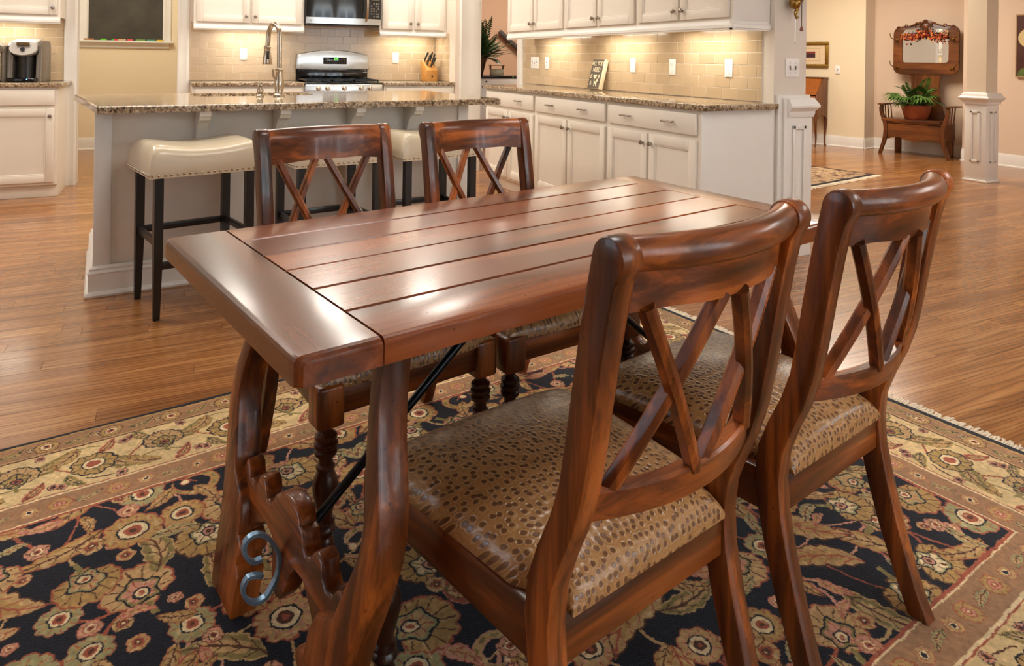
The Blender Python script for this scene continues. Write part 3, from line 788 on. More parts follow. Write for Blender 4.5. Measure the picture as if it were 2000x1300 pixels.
    def curl(cx, cy, r, rot=0, col='gold', edge='rust', hand=1):
        q = local(cx, cy, r, rot)
        if q is None: return
        wn, x, y = q; y = y * hand; rad = np.hypot(x, y); th = (np.arctan2(y, x) + 2 * PI) % (2 * PI)
        rc = .92 - .42 * th / (2 * PI); wdt = .19 * np.sin(np.clip(th / (2 * PI), 0, 1) * PI * .94 + .12) + .02
        put(wn, np.abs(rad - rc) < wdt, edge); put(wn, np.abs(rad - rc) < wdt - .045, col); put(wn, (np.abs(rad - rc) < wdt * .35) & (np.sin(th * 9) > .1), 'olive')
        put(wn, np.hypot(x - .45, y) < .2, edge); put(wn, np.hypot(x - .45, y) < .14, 'cream')
    def vine(p, q_, b, col='pink', th=.0038):
        p, q_ = np.array(p), np.array(q_); d = q_ - p; nrm = np.array((-d[1], d[0])); k = int(np.hypot(*d) / .003) + 2
        for i in range(k):
            t = i / (k - 1); c = p + d * t + nrm * b * math.sin(PI * t); wn = window(c[0], c[1], .012)
            if wn is None: continue
            X = gx[wn[1]][None] + JX[wn] - c[0]; Y = gy[wn[0]][:, None] + JY[wn] - c[1]
            put(wn, X * X + Y * Y < th * th, col)
    bw = (.022, .088, .235, .105)     # edge, outer guard, main border, inner guard
    BT = sum(bw); fx, fy = lx / 2 - BT, ly / 2 - BT
    # --- field, drawn on one half and mirrored
    pts = []
    step = .135
    for j in range(int(2 * fy / step) + 1):
        for i in range(int(fx / step) + 2):
            pts.append((i * step + (step / 2 if j % 2 else 0) + rr.uniform(-.03, .03), -fy + .06 + j * step * .97 + rr.uniform(-.03, .03)))
    for a in pts:
        for b in pts:
            d = math.hypot(a[0] - b[0], a[1] - b[1])
            if a < b and 0.08 < d < .21 and rr.random() < .55: vine(a, b, rr.uniform(-.3, .3), rr.choice(['pink', 'rust', 'tan']), rr.choice([.0032, .0042]))
    for k, (x, y) in enumerate(pts):
        u = rr.random(); rot = rr.uniform(0, 2 * PI)
        if u < .26: palmette(x, y, rr.uniform(.066, .10), rot, rr.choice([('gold', 'rust', 'tan', 'cream', 'sage'), ('tan', 'rust', 'pink', 'cream', 'olive'), ('gold', 'brown', 'cream', 'pink', 'sage')]))
        elif u < .50: rosette(x, y, rr.uniform(.044, .07), rot, rr.choice([7, 8, 10]), rr.choice([('gold', 'rust', 'cream', 'brown', 'tan'), ('tan', 'brown', 'cream', 'rust', 'pink'), ('sage', 'rust', 'cream', 'brown', 'gold')]))
        elif u < .80:
            leaf(x, y, rr.uniform(.075, .115), rot, rr.choice([('gold', 'brown', 'rust'), ('olive', 'brown', 'tan'), ('tan', 'rust', 'brown')]), rr.uniform(.30, .42), rr.uniform(-.4, .4))
        else: curl(x, y, rr.uniform(.05, .085), rot, rr.choice(['gold', 'tan', 'rust']), rr.choice(['rust', 'pink']), rr.choice([-1, 1]))
    for k in range(int(len(pts) * 2.6)):
        x, y = rr.uniform(0, fx), rr.uniform(-fy, fy)
        j, i = int((y + ly / 2) / px), int((x + lx / 2) / px)
        if abs(img[min(j, h - 1), min(i, w - 1)] - C['navy']).sum() > 5: continue
        if rr.random() < .55: rosette(x, y, rr.uniform(.017, .03), rr.uniform(0, 6), 5, rr.choice([('pink', 'rust', 'cream', 'brown', 'gold'), ('tan', 'brown', 'rust', 'cream', 'gold')]), rr.choice(['rust', 'brown']))
        else: leaf(x, y, rr.uniform(.03, .06), rr.uniform(0, 6), rr.choice([('gold', 'brown', 'rust'), ('sage', 'brown', 'tan'), ('pink', 'rust', 'rust')]), .36, .2)
    for s in (0,):
        half = w // 2; img[:, :half] = img[:, w - half:][:, ::-1]
    # --- borders
    X = gx[None] + JX * .6; Y = gy[:, None] + JY * .6
    D = np.minimum(lx / 2 - np.abs(X), ly / 2 - np.abs(Y))          # distance from the outer edge
    e1, e2, e3 = bw[0], bw[0] + bw[1], bw[0] + bw[1] + bw[2]
    zone = D < BT
    img[zone] = C['band']; img[(D > e2) & (D < e3)] = C['beige']; img[D < e1] = C['ink']
    for a, wd, col in ((e1 + .004, .004, 'gold'), (e2 - .004, .004, 'tan'), (e2 + .001, .003, 'brown'), (e3 - .001, .003, 'rust'), (e3 + .004, .004, 'cream'), (BT - .005, .004, 'cream'), (BT, .0045, 'rust')):
        img[np.abs(D - a) < wd] = C[col]
    def along(dist, spacing, fn):
        ax, ay = lx / 2 - dist, ly / 2 - dist
        nx, ny = max(2, round(2 * ax / spacing)), max(2, round(2 * ay / spacing)); k = 0
        for i in range(nx):
            p = -ax + 2 * ax * (i + .5) / nx
            for sy, rot in ((1, 0), (-1, PI)): fn(k, p, sy * ay, rot, 0)
            k += 1
        for i in range(ny):
            p = -ay + 2 * ay * (i + .5) / ny
            for sx, rot in ((1, -PI / 2), (-1, PI / 2)): fn(k, sx * ax, p, rot, 1)
            k += 1
    def guard(r, big):
        def fn(k, x, y, rot, v):
            if k % 2 == 0: rosette(x, y, r, rot, 8, ('gold', 'rust', 'cream', 'ink', 'tan'), 'brown' if big else 'rust')
            else:
                leaf(x, y, r * 1.15, rot + .35, ('olive', 'ink', 'gold'), .4, .4)
                c, s = math.cos(rot), math.sin(rot); rosette(x + c * r * 1.4, y + s * r * 1.4, r * .42, 0, 5, ('tan', 'ink', 'cream', 'ink', 'gold'), 'ink')
        return fn
    along(e1 + bw[1] / 2, .082, guard(.034, True))
    along(e3 + bw[3] / 2, .066, lambda k, x, y, rot, v: rosette(x, y, .021 if k % 2 else .030, rot, 6, ('tan', 'ink', 'cream', 'ink', 'gold') if k % 2 else ('gold', 'rust', 'pink', 'cream', 'tan'), 'rust') if k % 3 else leaf(x, y, .036, rot + .3, ('sage', 'brown', 'rust'), .4, .3))
    mid = e2 + bw[2] / 2
    def mainb(k, x, y, rot, v):
        c, s = math.cos(rot), math.sin(rot); T = lambda a, b: (x + a * c - b * s, y + a * s + b * c)
        z = .026 if k % 2 else -.026
        vine(T(-.1, -z), T(.1, z), .25 if k % 2 else -.25, 'rust', .0032)
        vine(T(-.1, -z * 2.4), T(.05, -z * 2.6), .2, 'olive', .0028); vine(T(-.02, z * 3), T(.1, z * 2.2), -.2, 'brown', .0025)
        leaf(*T(.078, z * 1.7), .068, rot + (.7 if k % 2 else -.7), ('olive', 'brown', 'gold'), .42, .3)
        leaf(*T(-.072, -z * 2.1), .058, rot + (2.4 if k % 2 else -2.4), ('gold', 'brown', 'olive'), .42, -.3)
        leaf(*T(.04, -z * 2.9), .042, rot + 1, ('rust', 'brown', 'pink'), .42, .2); leaf(*T(-.05, z * 3.0), .042, rot - 1, ('olive', 'ink', 'gold'), .42, .2)
        if k % 2: palmette(*T(0, z * .4), .070, rot, ('tan', 'ink', 'gold', 'rust', 'olive'))
        else: rosette(*T(0, z * .4), .060, rot, 9, ('gold', 'rust', 'cream', 'rust', 'olive'), 'ink')
        for a, b in ((.1, -z * 3.4), (-.1, z * 3), (.058, z * 3.7)): rosette(*T(a, b), .016, 0, 5, ('pink', 'ink', 'rust', 'ink', 'gold'), 'ink')
    along(mid, .185, mainb)
    # --- yarn colour changes inside the motifs
    q = smooth_noise(5, 1.0); lum = img.sum(2); mot = lum > 180
    mot &= np.minimum(lx / 2 - np.abs(gx)[None], ly / 2 - np.abs(gy)[:, None]) > BT; sel = mot & (q > 1.2); img[sel] = img[sel] * .55 + C['cream'] * .45
    sel = mot & (q < -1.5); img[sel] = img[sel] * .6 + C['rust'] * .4
    # --- woven tone variation
    img *= (1 + smooth_noise(3, .06) + smooth_noise(60, .04))[..., None]
    img = np.clip(img, 0, 255) / 255
    out = np.ones((h, w, 4), np.float32); out[..., :3] = img
    im = bpy.data.images.new('rug_pattern', w, h); im.pixels.foreach_set(out.ravel()); im.update()
    return im
def rug_mat(im):
    m, nt, b = mat_new('wool_pile')
    tc = N(nt, 'ShaderNodeTexCoord'); tx = nt.nodes.new('ShaderNodeTexImage'); tx.image = im; tx.extension = 'EXTEND'
    L(nt, tc.outputs['Generated'], tx.inputs[0])
    n = N(nt, 'ShaderNodeTexNoise', Scale=420, Detail=2); L(nt, tc.outputs['Object'], n.inputs['Vector'])
    L(nt, tx.outputs[0], b.inputs['Base Color'])
    b.inputs['Roughness'].default_value = 0.95; b.inputs['Sheen Weight'].default_value = 0.15; b.inputs['Specular IOR Level'].default_value = 0.1
    bump(nt, b, n.outputs[0], 0.5, 0.004); return m
def build_rug():
    t = thing('patterned_rug', 'large navy and gold floral wool rug with beige border under the dining table', 'rug', RUG_C, RUG_ROT)
    bm = B(); n = 40; hx, hy, tz = RUG_LX / 2, RUG_LY / 2, .0105
    xs = [-hx + 2 * hx * i / n for i in range(n + 1)]; ys = [-hy + 2 * hy * i / n for i in range(n + 1)]
    g = [[bm.verts.new((x, y + .004 * math.sin(x * 4 + 1) * (abs(y) / hy), tz)) for x in xs] for y in ys]
    for j in range(n):
        for i in range(n): bm.faces.new((g[j][i], g[j][i + 1], g[j + 1][i + 1], g[j + 1][i]))
    loop = [g[0][i] for i in range(n + 1)] + [g[j][n] for j in range(1, n + 1)] + [g[n][i] for i in range(n - 1, -1, -1)] + [g[j][0] for j in range(n - 1, 0, -1)]
    low = [bm.verts.new((v.co.x, v.co.y, .0005)) for v in loop]
    for i in range(len(loop)): k = (i + 1) % len(loop); bm.faces.new((loop[i], low[i], low[k], loop[k]))
    obj('pile', bm, rug_mat(rug_image(RUG_LX, RUG_LY)), t, sharp=60)
    FR = flat('fringe_cotton', (222, 208, 184), 0.9, var=.08, vs=120)
    rg = random.Random(4)
    for s in (-1, 1):
        bm = B(); y = -hy
        while y < hy:
            wd = rg.uniform(.006, .011); ln = rg.uniform(.042, .062); sk = rg.uniform(-.012, .012)
            x0 = s * (hx - .002); rings = []
            for k in range(4):
                f = k / 3; xx = x0 + s * ln * f; yy = y + sk * f * f; ww = wd * (.55 + .5 * f) * .5; zz = .0075 - .004 * f
                rings.append([(xx, yy - ww, .0008), (xx, yy - ww * .6, zz), (xx, yy + ww * .6, zz), (xx, yy + ww, .0008)])
            loft(bm, rings); y += wd * .85
        obj('fringe', bm, FR, t, kind='stuff')
build_rug()

# ------------------------------------------------------------------ kitchen cabinets (local: x along the front, front at y = 0 facing -y)
def door_bm(x0, z0, x1, z1, fw=.058, mi=0):
    bm = B(); y0, y1 = -.020, 0
    for (a, b, c, d) in ((x0, z0, x0 + fw, z1), (x1 - fw, z0, x1, z1), (x0 + fw, z0, x1 - fw, z0 + fw), (x0 + fw, z1 - fw, x1 - fw, z1)):
        bx(bm, a, y0, b, c, y1, d, .0035, 2)
    bx(bm, x0 + fw - .004, -.009, z0 + fw - .004, x1 - fw + .004, -.001, z1 - fw + .004)
    w = .010
    for (a, b, c, d) in ((x0 + fw - .002, z0 + fw, x0 + fw + w, z1 - fw), (x1 - fw - w, z0 + fw, x1 - fw + .002, z1 - fw), (x0 + fw, z0 + fw - .002, x1 - fw, z0 + fw + w), (x0 + fw, z1 - fw - w, x1 - fw, z1 - fw + .002)):
        bx(bm, a, -.015, b, c, -.006, d, .003, 1)
    return bm
def knob(parent, x, z):
    bm = B(); lathe(bm, [(.006, -.020), (.006, -.030), (.013, -.034), (.0155, -.041), (.013, -.047), (.004, -.050)], 14, (x, 0, z), 'y'); return obj('knob', bm, PEWTER, parent)
def pull(parent, x, z, w=.10):
    bm = B(); tube(bm, [(x - w / 2, -.046, z), (x + w / 2, -.046, z)], .0052, 8)
    for s in (-1, 1): tube(bm, [(x + s * w * .36, -.018, z), (x + s * w * .36, -.046, z)], .004, 8); ball(bm, (x + s * w / 2, -.046, z), .0068, 8)
    return obj('pull', bm, PEWTER, parent)
def drawer(parent, x0, z0, x1, z1, pulls):
    bm = B(); bx(bm, x0, -.020, z0, x1, 0, z1, .006, 2); d = obj('drawer', bm, CREAM, parent)
    for p in pulls: pull(d, p, (z0 + z1) / 2 + .004)
def door(parent, x0, z0, x1, z1, knob_side, kz):
    d = obj('door', door_bm(x0, z0, x1, z1), CREAM, parent, sharp=30); knob(d, (x1 - .03) if knob_side > 0 else (x0 + .03), kz); return d
def base_cabinet(label, loc, rz, w, depth, doors=2, npull=2, h=.90, end=0, group=None, drawers=1):
    t = thing('base_cabinet', label, 'cabinet', loc, rz, group)
    bm = B(); bx(bm, .0005, .0, .105, w - .0005, depth, h); bx(bm, .0005, .055, 0.0, w - .0005, depth - .01, .105); obj('carcass', bm, CREAM, t)
    bm = B(); bx(bm, .001, .042, .0, w - .001, .056, .10, .003); obj('toe_kick', bm, CREAM, t)
    m = .022
    drawer(t, m, .755, w - m, .880, [w * .5] if npull == 1 else [w * .27, w * .73])
    if doors == 2:
        door(t, m, .128, w / 2 - .012, .725, 1, .665); door(t, w / 2 + .012, .128, w - m, .725, -1, .665)
    else: door(t, m, .128, w - m, .725, 1, .665)
    if end:
        x = w if end > 0 else 0
        bm = B(); bx(bm, min(x, x + end * .016), -.002, 0, max(x, x + end * .016), depth, h, .002); obj('end_panel', bm, WHITE, t)
    return t
def wall_cabinet(label, loc, rz, w, depth, z0, z1, doors=2, end=0, group=None, knobs=(1, -1)):
    t = thing('wall_cabinet', label, 'cabinet', loc, rz, group)
    bm = B(); bx(bm, .0005, 0, z0 + .055, w - .0005, depth, z1); obj('carcass', bm, CREAM, t)
    bm = B(); prof = [(0, .058), (-.004, .058), (-.006, .045), (-.016, .030), (-.018, .012), (-.012, .010), (-.012, 0), (.012, 0), (.012, .058)]
    prism(bm, [(a, z0 + b) for a, b in prof], 'x', .0005, w - .0005 + (.012 if end > 0 else 0)); 
    if end > 0:
        prism(bm, [(w - a - .002, z0 + b) for a, b in prof], 'y', -.012, depth)
    obj('light_rail', bm, WHITE, t, sharp=25)
    m = .022
    if doors == 2: door(t, m, z0 + .075, w / 2 - .010, z1 - .03, knobs[0], z0 + .135); door(t, w / 2 + .010, z0 + .075, w - m, z1 - .03, knobs[1], z0 + .135)
    else: door(t, m, z0 + .075, w - m, z1 - .03, knobs[0], z0 + .135)
    if end: bm = B(); x = w; bx(bm, x - .002, -.001, z0 + .055, x + .006, depth, z1, .002); obj('end_panel', bm, WHITE, t)
    # hidden strip lamp
    bm = B(); bx(bm, w * .22, depth - .17, z0 + .030, w * .78, depth - .12, z0 + .055, .004); obj('strip_lamp', bm, PLATE, t)
    return t
def strip_light(loc, rz, ln, power):
    area('under_cabinet_light', loc, (0, 0, rz), ln, .05, power, (1.0, 0.93, 0.78))
TOPZ = .935
# right-hand run
RX = 2.715
ys = [3.10, 4.035, 5.10, 6.10]
RUNG, RUNU = 'white base cabinets of the right run', 'white wall cabinets of the right run'
for k, lab in enumerate(('white base cabinet at the near end of the right run, beside the white pilaster', 'white base cabinet in the middle of the right run', 'white base cabinet at the far end of the right run, partly behind a dining chair')):
    base_cabinet(lab, (RX, ys[k + 1], 0), -PI / 2, ys[k + 1] - ys[k], WRX - RX - .002, 2, 2, end=1 if k == 0 else 0, group=RUNG)
def slab(name, label, pts, z0=.9005, z1=TOPZ, loc=(0, 0, 0), rz=0, bev=.005):
    bm = B(); prism(bm, pts, 'z', z0, z1)
    tb = B(); 
    o = obj(name, bm, GRANITE, None, loc, (0, 0, rz)); o['label'] = label; o['category'] = 'countertop'
    return o
def rounded_slab(name, label, x0, y0, x1, y1, loc=(0, 0, 0), rz=0, z0=.9005, z1=TOPZ):
    bm = B(); bx(bm, x0, y0, z0, x1, y1, z1, .006, 3); o = obj(name, bm, GRANITE, None, loc, (0, 0, rz)); return tag(o, label, 'countertop')
rounded_slab('granite_countertop', 'brown speckled granite countertop along the right wall, sign standing on it', 2.685, 3.045, WRX - .001, 6.13)
ux = 2.975
yu = [3.13, 4.07, 5.085, 6.19]
for k, lab in enumerate(('white wall cabinet at the near right end, beside the pilaster', 'white wall cabinet in the middle of the right wall, over the lettered sign', 'white wall cabinet at the far end of the right wall, beside the plant')):
    wall_cabinet(lab, (ux, yu[k + 1], 0), -PI / 2, yu[k + 1] - yu[k], WRX - ux - .002, 1.372, 2.30, end=1 if k == 0 else 0, group=RUNU)
    strip_light((WRX - .16, (yu[k] + yu[k + 1]) / 2, 1.395), PI / 2, .56, 3.0)
# back wall: cabinets left and right of the range
BY = 6.79
base_cabinet('white base cabinet left of the range, behind the faucet', (.175, BY, 0), 0, .957, .588, 2, 2)
base_cabinet('white base cabinet right of the range, under the knife block', (1.900, BY, 0), 0, .750, .588, 1, 1)
rounded_slab('granite_countertop', 'granite countertop left of the range on the back wall', .17, BY - .03, 1.133, 7.379)
rounded_slab('granite_countertop', 'granite countertop right of the range, knife block standing on it', 1.892, BY - .03, 2.651, 7.379)
wall_cabinet('white wall cabinet left of the microwave, above the faucet', (.187, 7.06, 0), 0, .985, .318, 1.415, 2.3); strip_light((.66, 7.21, 1.44), 0, .5, 2.8)
wall_cabinet('white wall cabinet right of the microwave, above the knife block', (1.925, 7.06, 0), 0, .725, .318, 1.402, 2.3); strip_light((2.29, 7.21, 1.428), 0, .5, 2.8)
# left
base_cabinet('white base cabinet at far left, under the coffee maker', (-1.72, BY, 0), 0, .90, .588, 1, 1, end=0)
rounded_slab('granite_countertop', 'granite countertop at far left, coffee maker standing on it', -1.75, BY - .03, -.785, 7.379)
wall_cabinet('white wall cabinet at the upper left edge, above the coffee maker', (-1.75, 7.06, 0), 0, .905, .318, 1.428, 2.3, doors=1); strip_light((-1.3, 7.21, 1.452), 0, .5, 2.8)

# ------------------------------------------------------------------ island
IR = R(4.5); IO = Vector((-.327, 3.958, 0))
IX = Vector((math.cos(IR), math.sin(IR), 0)); IYv = Vector((-IX.y, IX.x, 0))
def il(x, y, z=0): return IO + IX * x + IYv * y + Vector((0, 0, z))
isl = thing('kitchen_island', 'pale panelled kitchen island with tall baseboard behind the cream stools', 'kitchen island', IO, IR)
bm = B(); bx(bm, .02, .0, .0, 2.01, .86, .90); obj('back_panel', bm, CREAM, isl)
bm = B(); bx(bm, .0, -.018, 0, .075, .05, .90, .004); obj('corner_post', bm, WHITE, isl)
bm = B(); bx(bm, 1.96, -.018, 0, 2.03, .05, .90, .004); obj('corner_post', bm, WHITE, isl)
bm = B(); prof = [(0, 0), (.030, 0), (.034, .010), (.028, .022), (.018, .026), (.018, .108), (.022, .114), (.012, .126), (.014, .134), (.004, .144), (0, .146)]
rings = []
for (x, y, sx, sy) in ((-.001, .86, -1, 0), (-.001, -.019, -1, -1), (2.031, -.019, 1, -1), (2.031, .86, 1, 0)): rings.append([(x + sx * a, y + sy * a, z) for a, z in prof])
loft(bm, rings); obj('baseboard', bm, WHITE, isl, sharp=20)
for cx in (.475, .865, 1.275, 1.625):
    bm = B(); pts = [(0, .898), (-.195, .898), (-.195, .872), (-.178, .866), (-.165, .850), (-.120, .835), (-.085, .800), (-.065, .755), (-.055, .735), (-.030, .722), (-.024, .70), (0, .70)]
    prism(bm, pts, 'x', cx - .027, cx + .027, .003, 1); obj('corbel', bm, WHITE, isl, sharp=25)
# sink hole in the island top: build the slab from strips round the hole
bm = B(); hx0, hx1, hy0, hy1 = .50, 1.20, .47, .83
n = 8
def rrect(x0, y0, x1, y1, r, k=5):
    out = []
    for (cx, cy, a0) in ((x1 - r, y1 - r, 0), (x0 + r, y1 - r, 90), (x0 + r, y0 + r, 180), (x1 - r, y0 + r, 270)):
        for i in range(k + 1): a = R(a0 + 90 * i / k); out.append((cx + r * math.cos(a), cy + r * math.sin(a)))
    return out
ho = rrect(hx0, hy0, hx1, hy1, .09); ou = [(x + (.03 - .075 * (y + .24) / 1.175 * 1.6 if x < 1 else .03), y) for x, y in rrect(-.02, -.24, 2.115, .935, .02)]
for z0 in (.9005, TOPZ):
    pass
def ring_slab(bm, ou, ho, z0, z1, e=.005):
    lay = []
    for poly, zz, ins in ((ho, z0, 0), (ou, z0, 0), (ou, z1 - e, 0), (ou, z1, e), (ho, z1, 0)):
        cx = sum(p[0] for p in poly) / len(poly); cy = sum(p[1] for p in poly) / len(poly)
        lay.append([bm.verts.new((p[0] - math.copysign(ins, p[0] - cx), p[1] - math.copysign(ins, p[1] - cy), zz)) for p in poly])
    k = len(ou)
    for a, b in zip(lay, lay[1:] + lay[:1]):
        for i in range(k): bm.faces.new((a[i], a[(i + 1) % k], b[(i + 1) % k], b[i]))
ring_slab(bm, ou, ho, .9005, TOPZ)
tag(obj('granite_countertop', bm, GRANITE, None, IO, (0, 0, IR), sharp=20), 'thick granite island countertop with an undermount sink and faucet', 'countertop')
bm = B(); ins = rrect(hx0 - .004, hy0 - .004, hx1 + .004, hy1 + .004, .09); ins2 = rrect(hx0 + .02, hy0 + .02, hx1 - .02, hy1 - .02, .08); outr = rrect(hx0 - .02, hy0 - .02, hx1 + .02, hy1 + .02, .1)
loft(bm, [[(x, y, .9) for x, y in outr], [(x, y, .9) for x, y in ins], [(x, y, .74) for x, y in ins2]], caps=False); bm.verts.ensure_lookup_table(); bm.faces.new(bm.verts[-len(ins2):]); obj('sink_basin', bm, STEEL, isl)
# faucet
fx_, fy_ = (Vector((.593, 4.428, 0)) - IO).dot(IX), (Vector((.593, 4.428, 0)) - IO).dot(IYv)
fa = thing('kitchen_faucet', 'tall brushed nickel gooseneck faucet on the island countertop', 'faucet', il(fx_, fy_, TOPZ), IR)
bm = B(); lathe(bm, [(.001, .0), (.034, .0), (.035, .008), (.027, .018), (.024, .03), (.029, .055), (.031, .075), (.027, .10), (.0225, .130), (.021, .150), (.0255, .156), (.0255, .163), (.018, .170), (.001, .172)], 20); obj('body', bm, NICKEL, fa)
bm = B(); P = [(0, 0, .165), (0, 0, .36)]
for k in range(1, 13): a = PI * k / 12; P.append((-.022 * (1 - math.cos(a)) * 1.0, .062 * (1 - math.cos(a)) * .9, .36 + .078 * math.sin(a)))
P.append((-.047, .115, .30)); tube(bm, P, .0145, 14); obj('gooseneck', bm, NICKEL, fa)
bm = B(); lathe(bm, [(.001, .0), (.0275, .0), (.0285, .008), (.024, .05), (.0195, .085), (.0165, .092), (.0215, .098), (.0215, .108), (.015, .114), (.001, .114)], 18, (-.048, .117, .192)); h_ = obj('spray_head', bm, NICKEL, fa)
bm = B(); bx(bm, -.057, .085, .222, -.041, .096, .275, .005); obj('spray_button', bm, DARKPL, h_)
bm = B(); tube(bm, [(-.024, -.012, .10), (-.040, -.022, .125), (-.044, -.026, .165)], [.009, .008, .006], 10); obj('lever', bm, NICKEL, fa)
sx_, sy_ = (Vector((.486, 4.335, 0)) - IO).dot(IX), (Vector((.486, 4.335, 0)) - IO).dot(IYv)
so = thing('soap_dispenser', 'small brushed nickel soap dispenser beside the faucet', 'soap dispenser', il(sx_, sy_ + .06, TOPZ), IR)
bm = B(); lathe(bm, [(.001, 0), (.024, 0), (.022, .008), (.014, .016), (.019, .03), (.020, .04), (.013, .052), (.012, .058), (.020, .064), (.020, .074), (.008, .078), (.008, .086), (.001, .086)], 16); obj('body', bm, NICKEL, so)
bm = B(); tube(bm, [(0, 0, .080), (-.012, .02, .083), (-.026, .042, .076)], .005, 8); obj('spout', bm, NICKEL, so)

# ------------------------------------------------------------------ counter stools
def build_stool(label):
    t = thing('counter_stool', label, 'stool', group='cream saddle stools at the island')
    wx, wy = .245, .215
    bm = B(); na, nb = 33, 21
    def prof(b):
        return b
    grid = []
    for j in range(nb):
        b = -math.cos(PI * j / (nb - 1)); row_ = []
        for i in range(na):
            a = -math.cos(PI * i / (na - 1)); a = math.copysign(abs(a) ** .85, a)
            e = max(0, (1 - abs(a) ** 12) * (1 - abs(b) ** 12)) ** .38
            sad = .036 * abs(a) ** 2.2 - .012 * a ** 12
            row_.append(bm.verts.new((a * wx, b * wy, .665 + e * (.088 + sad + .008 * (1 - b * b)))))
        grid.append(row_)
    for j in range(nb - 1):
        for i in range(na - 1): bm.faces.new((grid[j][i], grid[j][i + 1], grid[j + 1][i + 1], grid[j + 1][i]))
    loop = [grid[0][i] for i in range(na)] + [grid[j][na - 1] for j in range(1, nb)] + [grid[nb - 1][i] for i in range(na - 2, -1, -1)] + [grid[j][0] for j in range(nb - 2, 0, -1)]
    low = [bm.verts.new((v.co.x * .995, v.co.y * .995, .632)) for v in loop]
    for i in range(len(loop)): k = (i + 1) % len(loop); bm.faces.new((loop[i], low[i], low[k], loop[k]))
    bm.faces.new(low); seat = obj('seat_cushion', bm, LEATHER, t, sharp=70)
    bm = B(); r = .0065
    for i in range(19):
        x = -.235 + .47 * i / 18
        for y in (-wy, wy): ball(bm, (x, y, .645), r, 6, (1, .6, 1))
    for i in range(17):
        y = -.205 + .41 * i / 16
        for x in (-wx, wx): ball(bm, (x, y, .645), r, 6, (.6, 1, 1))
    obj('nailhead_trim', bm, NICKEL, seat, kind='stuff')
    for sx in (-1, 1):
        for sy in (-1, 1):
            bm = B(); x, y = sx * .200, sy * .172; rings = []
            for z, w, o in ((0, .0125, .004), (.02, .0135, .004), (.30, .0185, 0), (.632, .0185, 0)):
                cx, cy = x + sx * o, y + sy * o
                rings.append([(cx - w, cy - w, z), (cx + w, cy - w, z), (cx + w, cy + w, z), (cx - w, cy + w, z)])
            loft(bm, rings); lg = obj('leg', bm, BLACKW, t, sharp=30)
            bm = B(); lathe(bm, [(.001, -.0), (.009, -.0), (.009, .002), (.001, .002)], 10, (x + sx * .004, y + sy * .004, 0))
            obj('glide', bm, STEEL, lg)
    for (p0, p1) in (((-.2, -.172), (-.2, .172)), ((.2, -.172), (.2, .172)), ((-.2, .172), (.2, .172))):
        bm = B(); bar(bm, (*p0, .335), (*p1, .335), .018, .032, bev=.002); obj('stretcher', bm, BLACKW, t)
    bm = B(); bar(bm, (-.2, -.172, .235), (.2, -.172, .235), .018, .032, bev=.002); obj('stretcher', bm, BLACKW, t)
    return t
st = build_stool('cream leather saddle stool at left, front corner clear of the dining chairs'); st.location = (.112, 3.695, 0); st.rotation_euler = (0, 0, R(14))
s2 = copy_tree(st); s2['label'] = 'cream leather saddle stool behind the left far dining chair'; s2.location = (.757, 3.75, 0); s2.rotation_euler = (0, 0, R(9))
s3 = copy_tree(st); s3['label'] = 'cream leather saddle stool behind the right far dining chair, nearest the white cabinets'; s3.location = (1.318, 3.80, 0); s3.rotation_euler = (0, 0, R(8))

# ------------------------------------------------------------------ range
def text_obj(name, s, size, mat, parent, loc, rot, ext=.0006, align='CENTER'):
    cu = bpy.data.curves.new(name, 'FONT'); cu.body = s; cu.size = size; cu.extrude = ext; cu.align_x = align; cu.align_y = 'CENTER'
    tmp = bpy.data.objects.new(name, cu); me = bpy.data.meshes.new_from_object(tmp); bpy.data.objects.remove(tmp); bpy.data.curves.remove(cu)
    me.materials.clear(); me.materials.append(mat)
    return frame_obj(bpy.data.objects.new(name, me), parent, loc, rot)
rg_ = thing('gas_range', 'stainless gas range with arched control panel and green clock', 'range', (1.135, 6.77, 0))
RWD = .755
bm = B(); bx(bm, .002, .03, .02, RWD - .002, .62, .905, .004); obj('body', bm, STEEL, rg_)
bm = B(); bx(bm, .0, .0, .79, RWD, .06, .917, .012, 3); pn = obj('knob_panel', bm, STEEL, rg_)
for x in (.13, .215, .375, .54, .625):
    bm = B(); lathe(bm, [(.001, -.0), (.024, -.0), (.024, -.008), (.019, -.012), (.018, -.032), (.014, -.036), (.001, -.036)], 18, (x, 0, .880), 'y'); bx(bm, x - .0035, -.040, .862, x + .0035, -.028, .898, .002); obj('knob', bm, NICKEL, pn)
bm = B(); bx(bm, .012, .0, .20, RWD - .012, .03, .77, .006); dr_ = obj('oven_door', bm, STEEL, rg_)
bm = B(); tube(bm, [(.08, -.05, .72), (RWD - .08, -.05, .72)], .011, 10)
for x in (.1, RWD - .1): tube(bm, [(x, 0, .72), (x, -.05, .72)], .008, 8)
obj('handle', bm, STEEL, dr_)
bm = B(); bx(bm, .0, .012, .905, RWD, .60, .930, .006); obj('cooktop', bm, BLACKGLOSS, rg_)
for k, (x0, x1) in enumerate(((.03, .265), (.28, .475), (.49, .725))):
    bm = B(); z = .953
    for y in (.07, .56): bar(bm, (x0, y, z), (x1, y, z), .012, .016)
    for x in (x0 + .006, (x0 + x1) / 2, x1 - .006): bar(bm, (x, .07, z), (x, .56, z), .011, .016)
    for y in (.20, .315, .43): bar(bm, (x0, y, z), (x1, y, z), .010, .014)
    for x in (x0 + .006, x1 - .006):
        for y in (.07, .56): bx(bm, x - .006, y - .006, .929, x + .006, y + .006, z)
    obj('grate', bm, BLACKM, rg_)
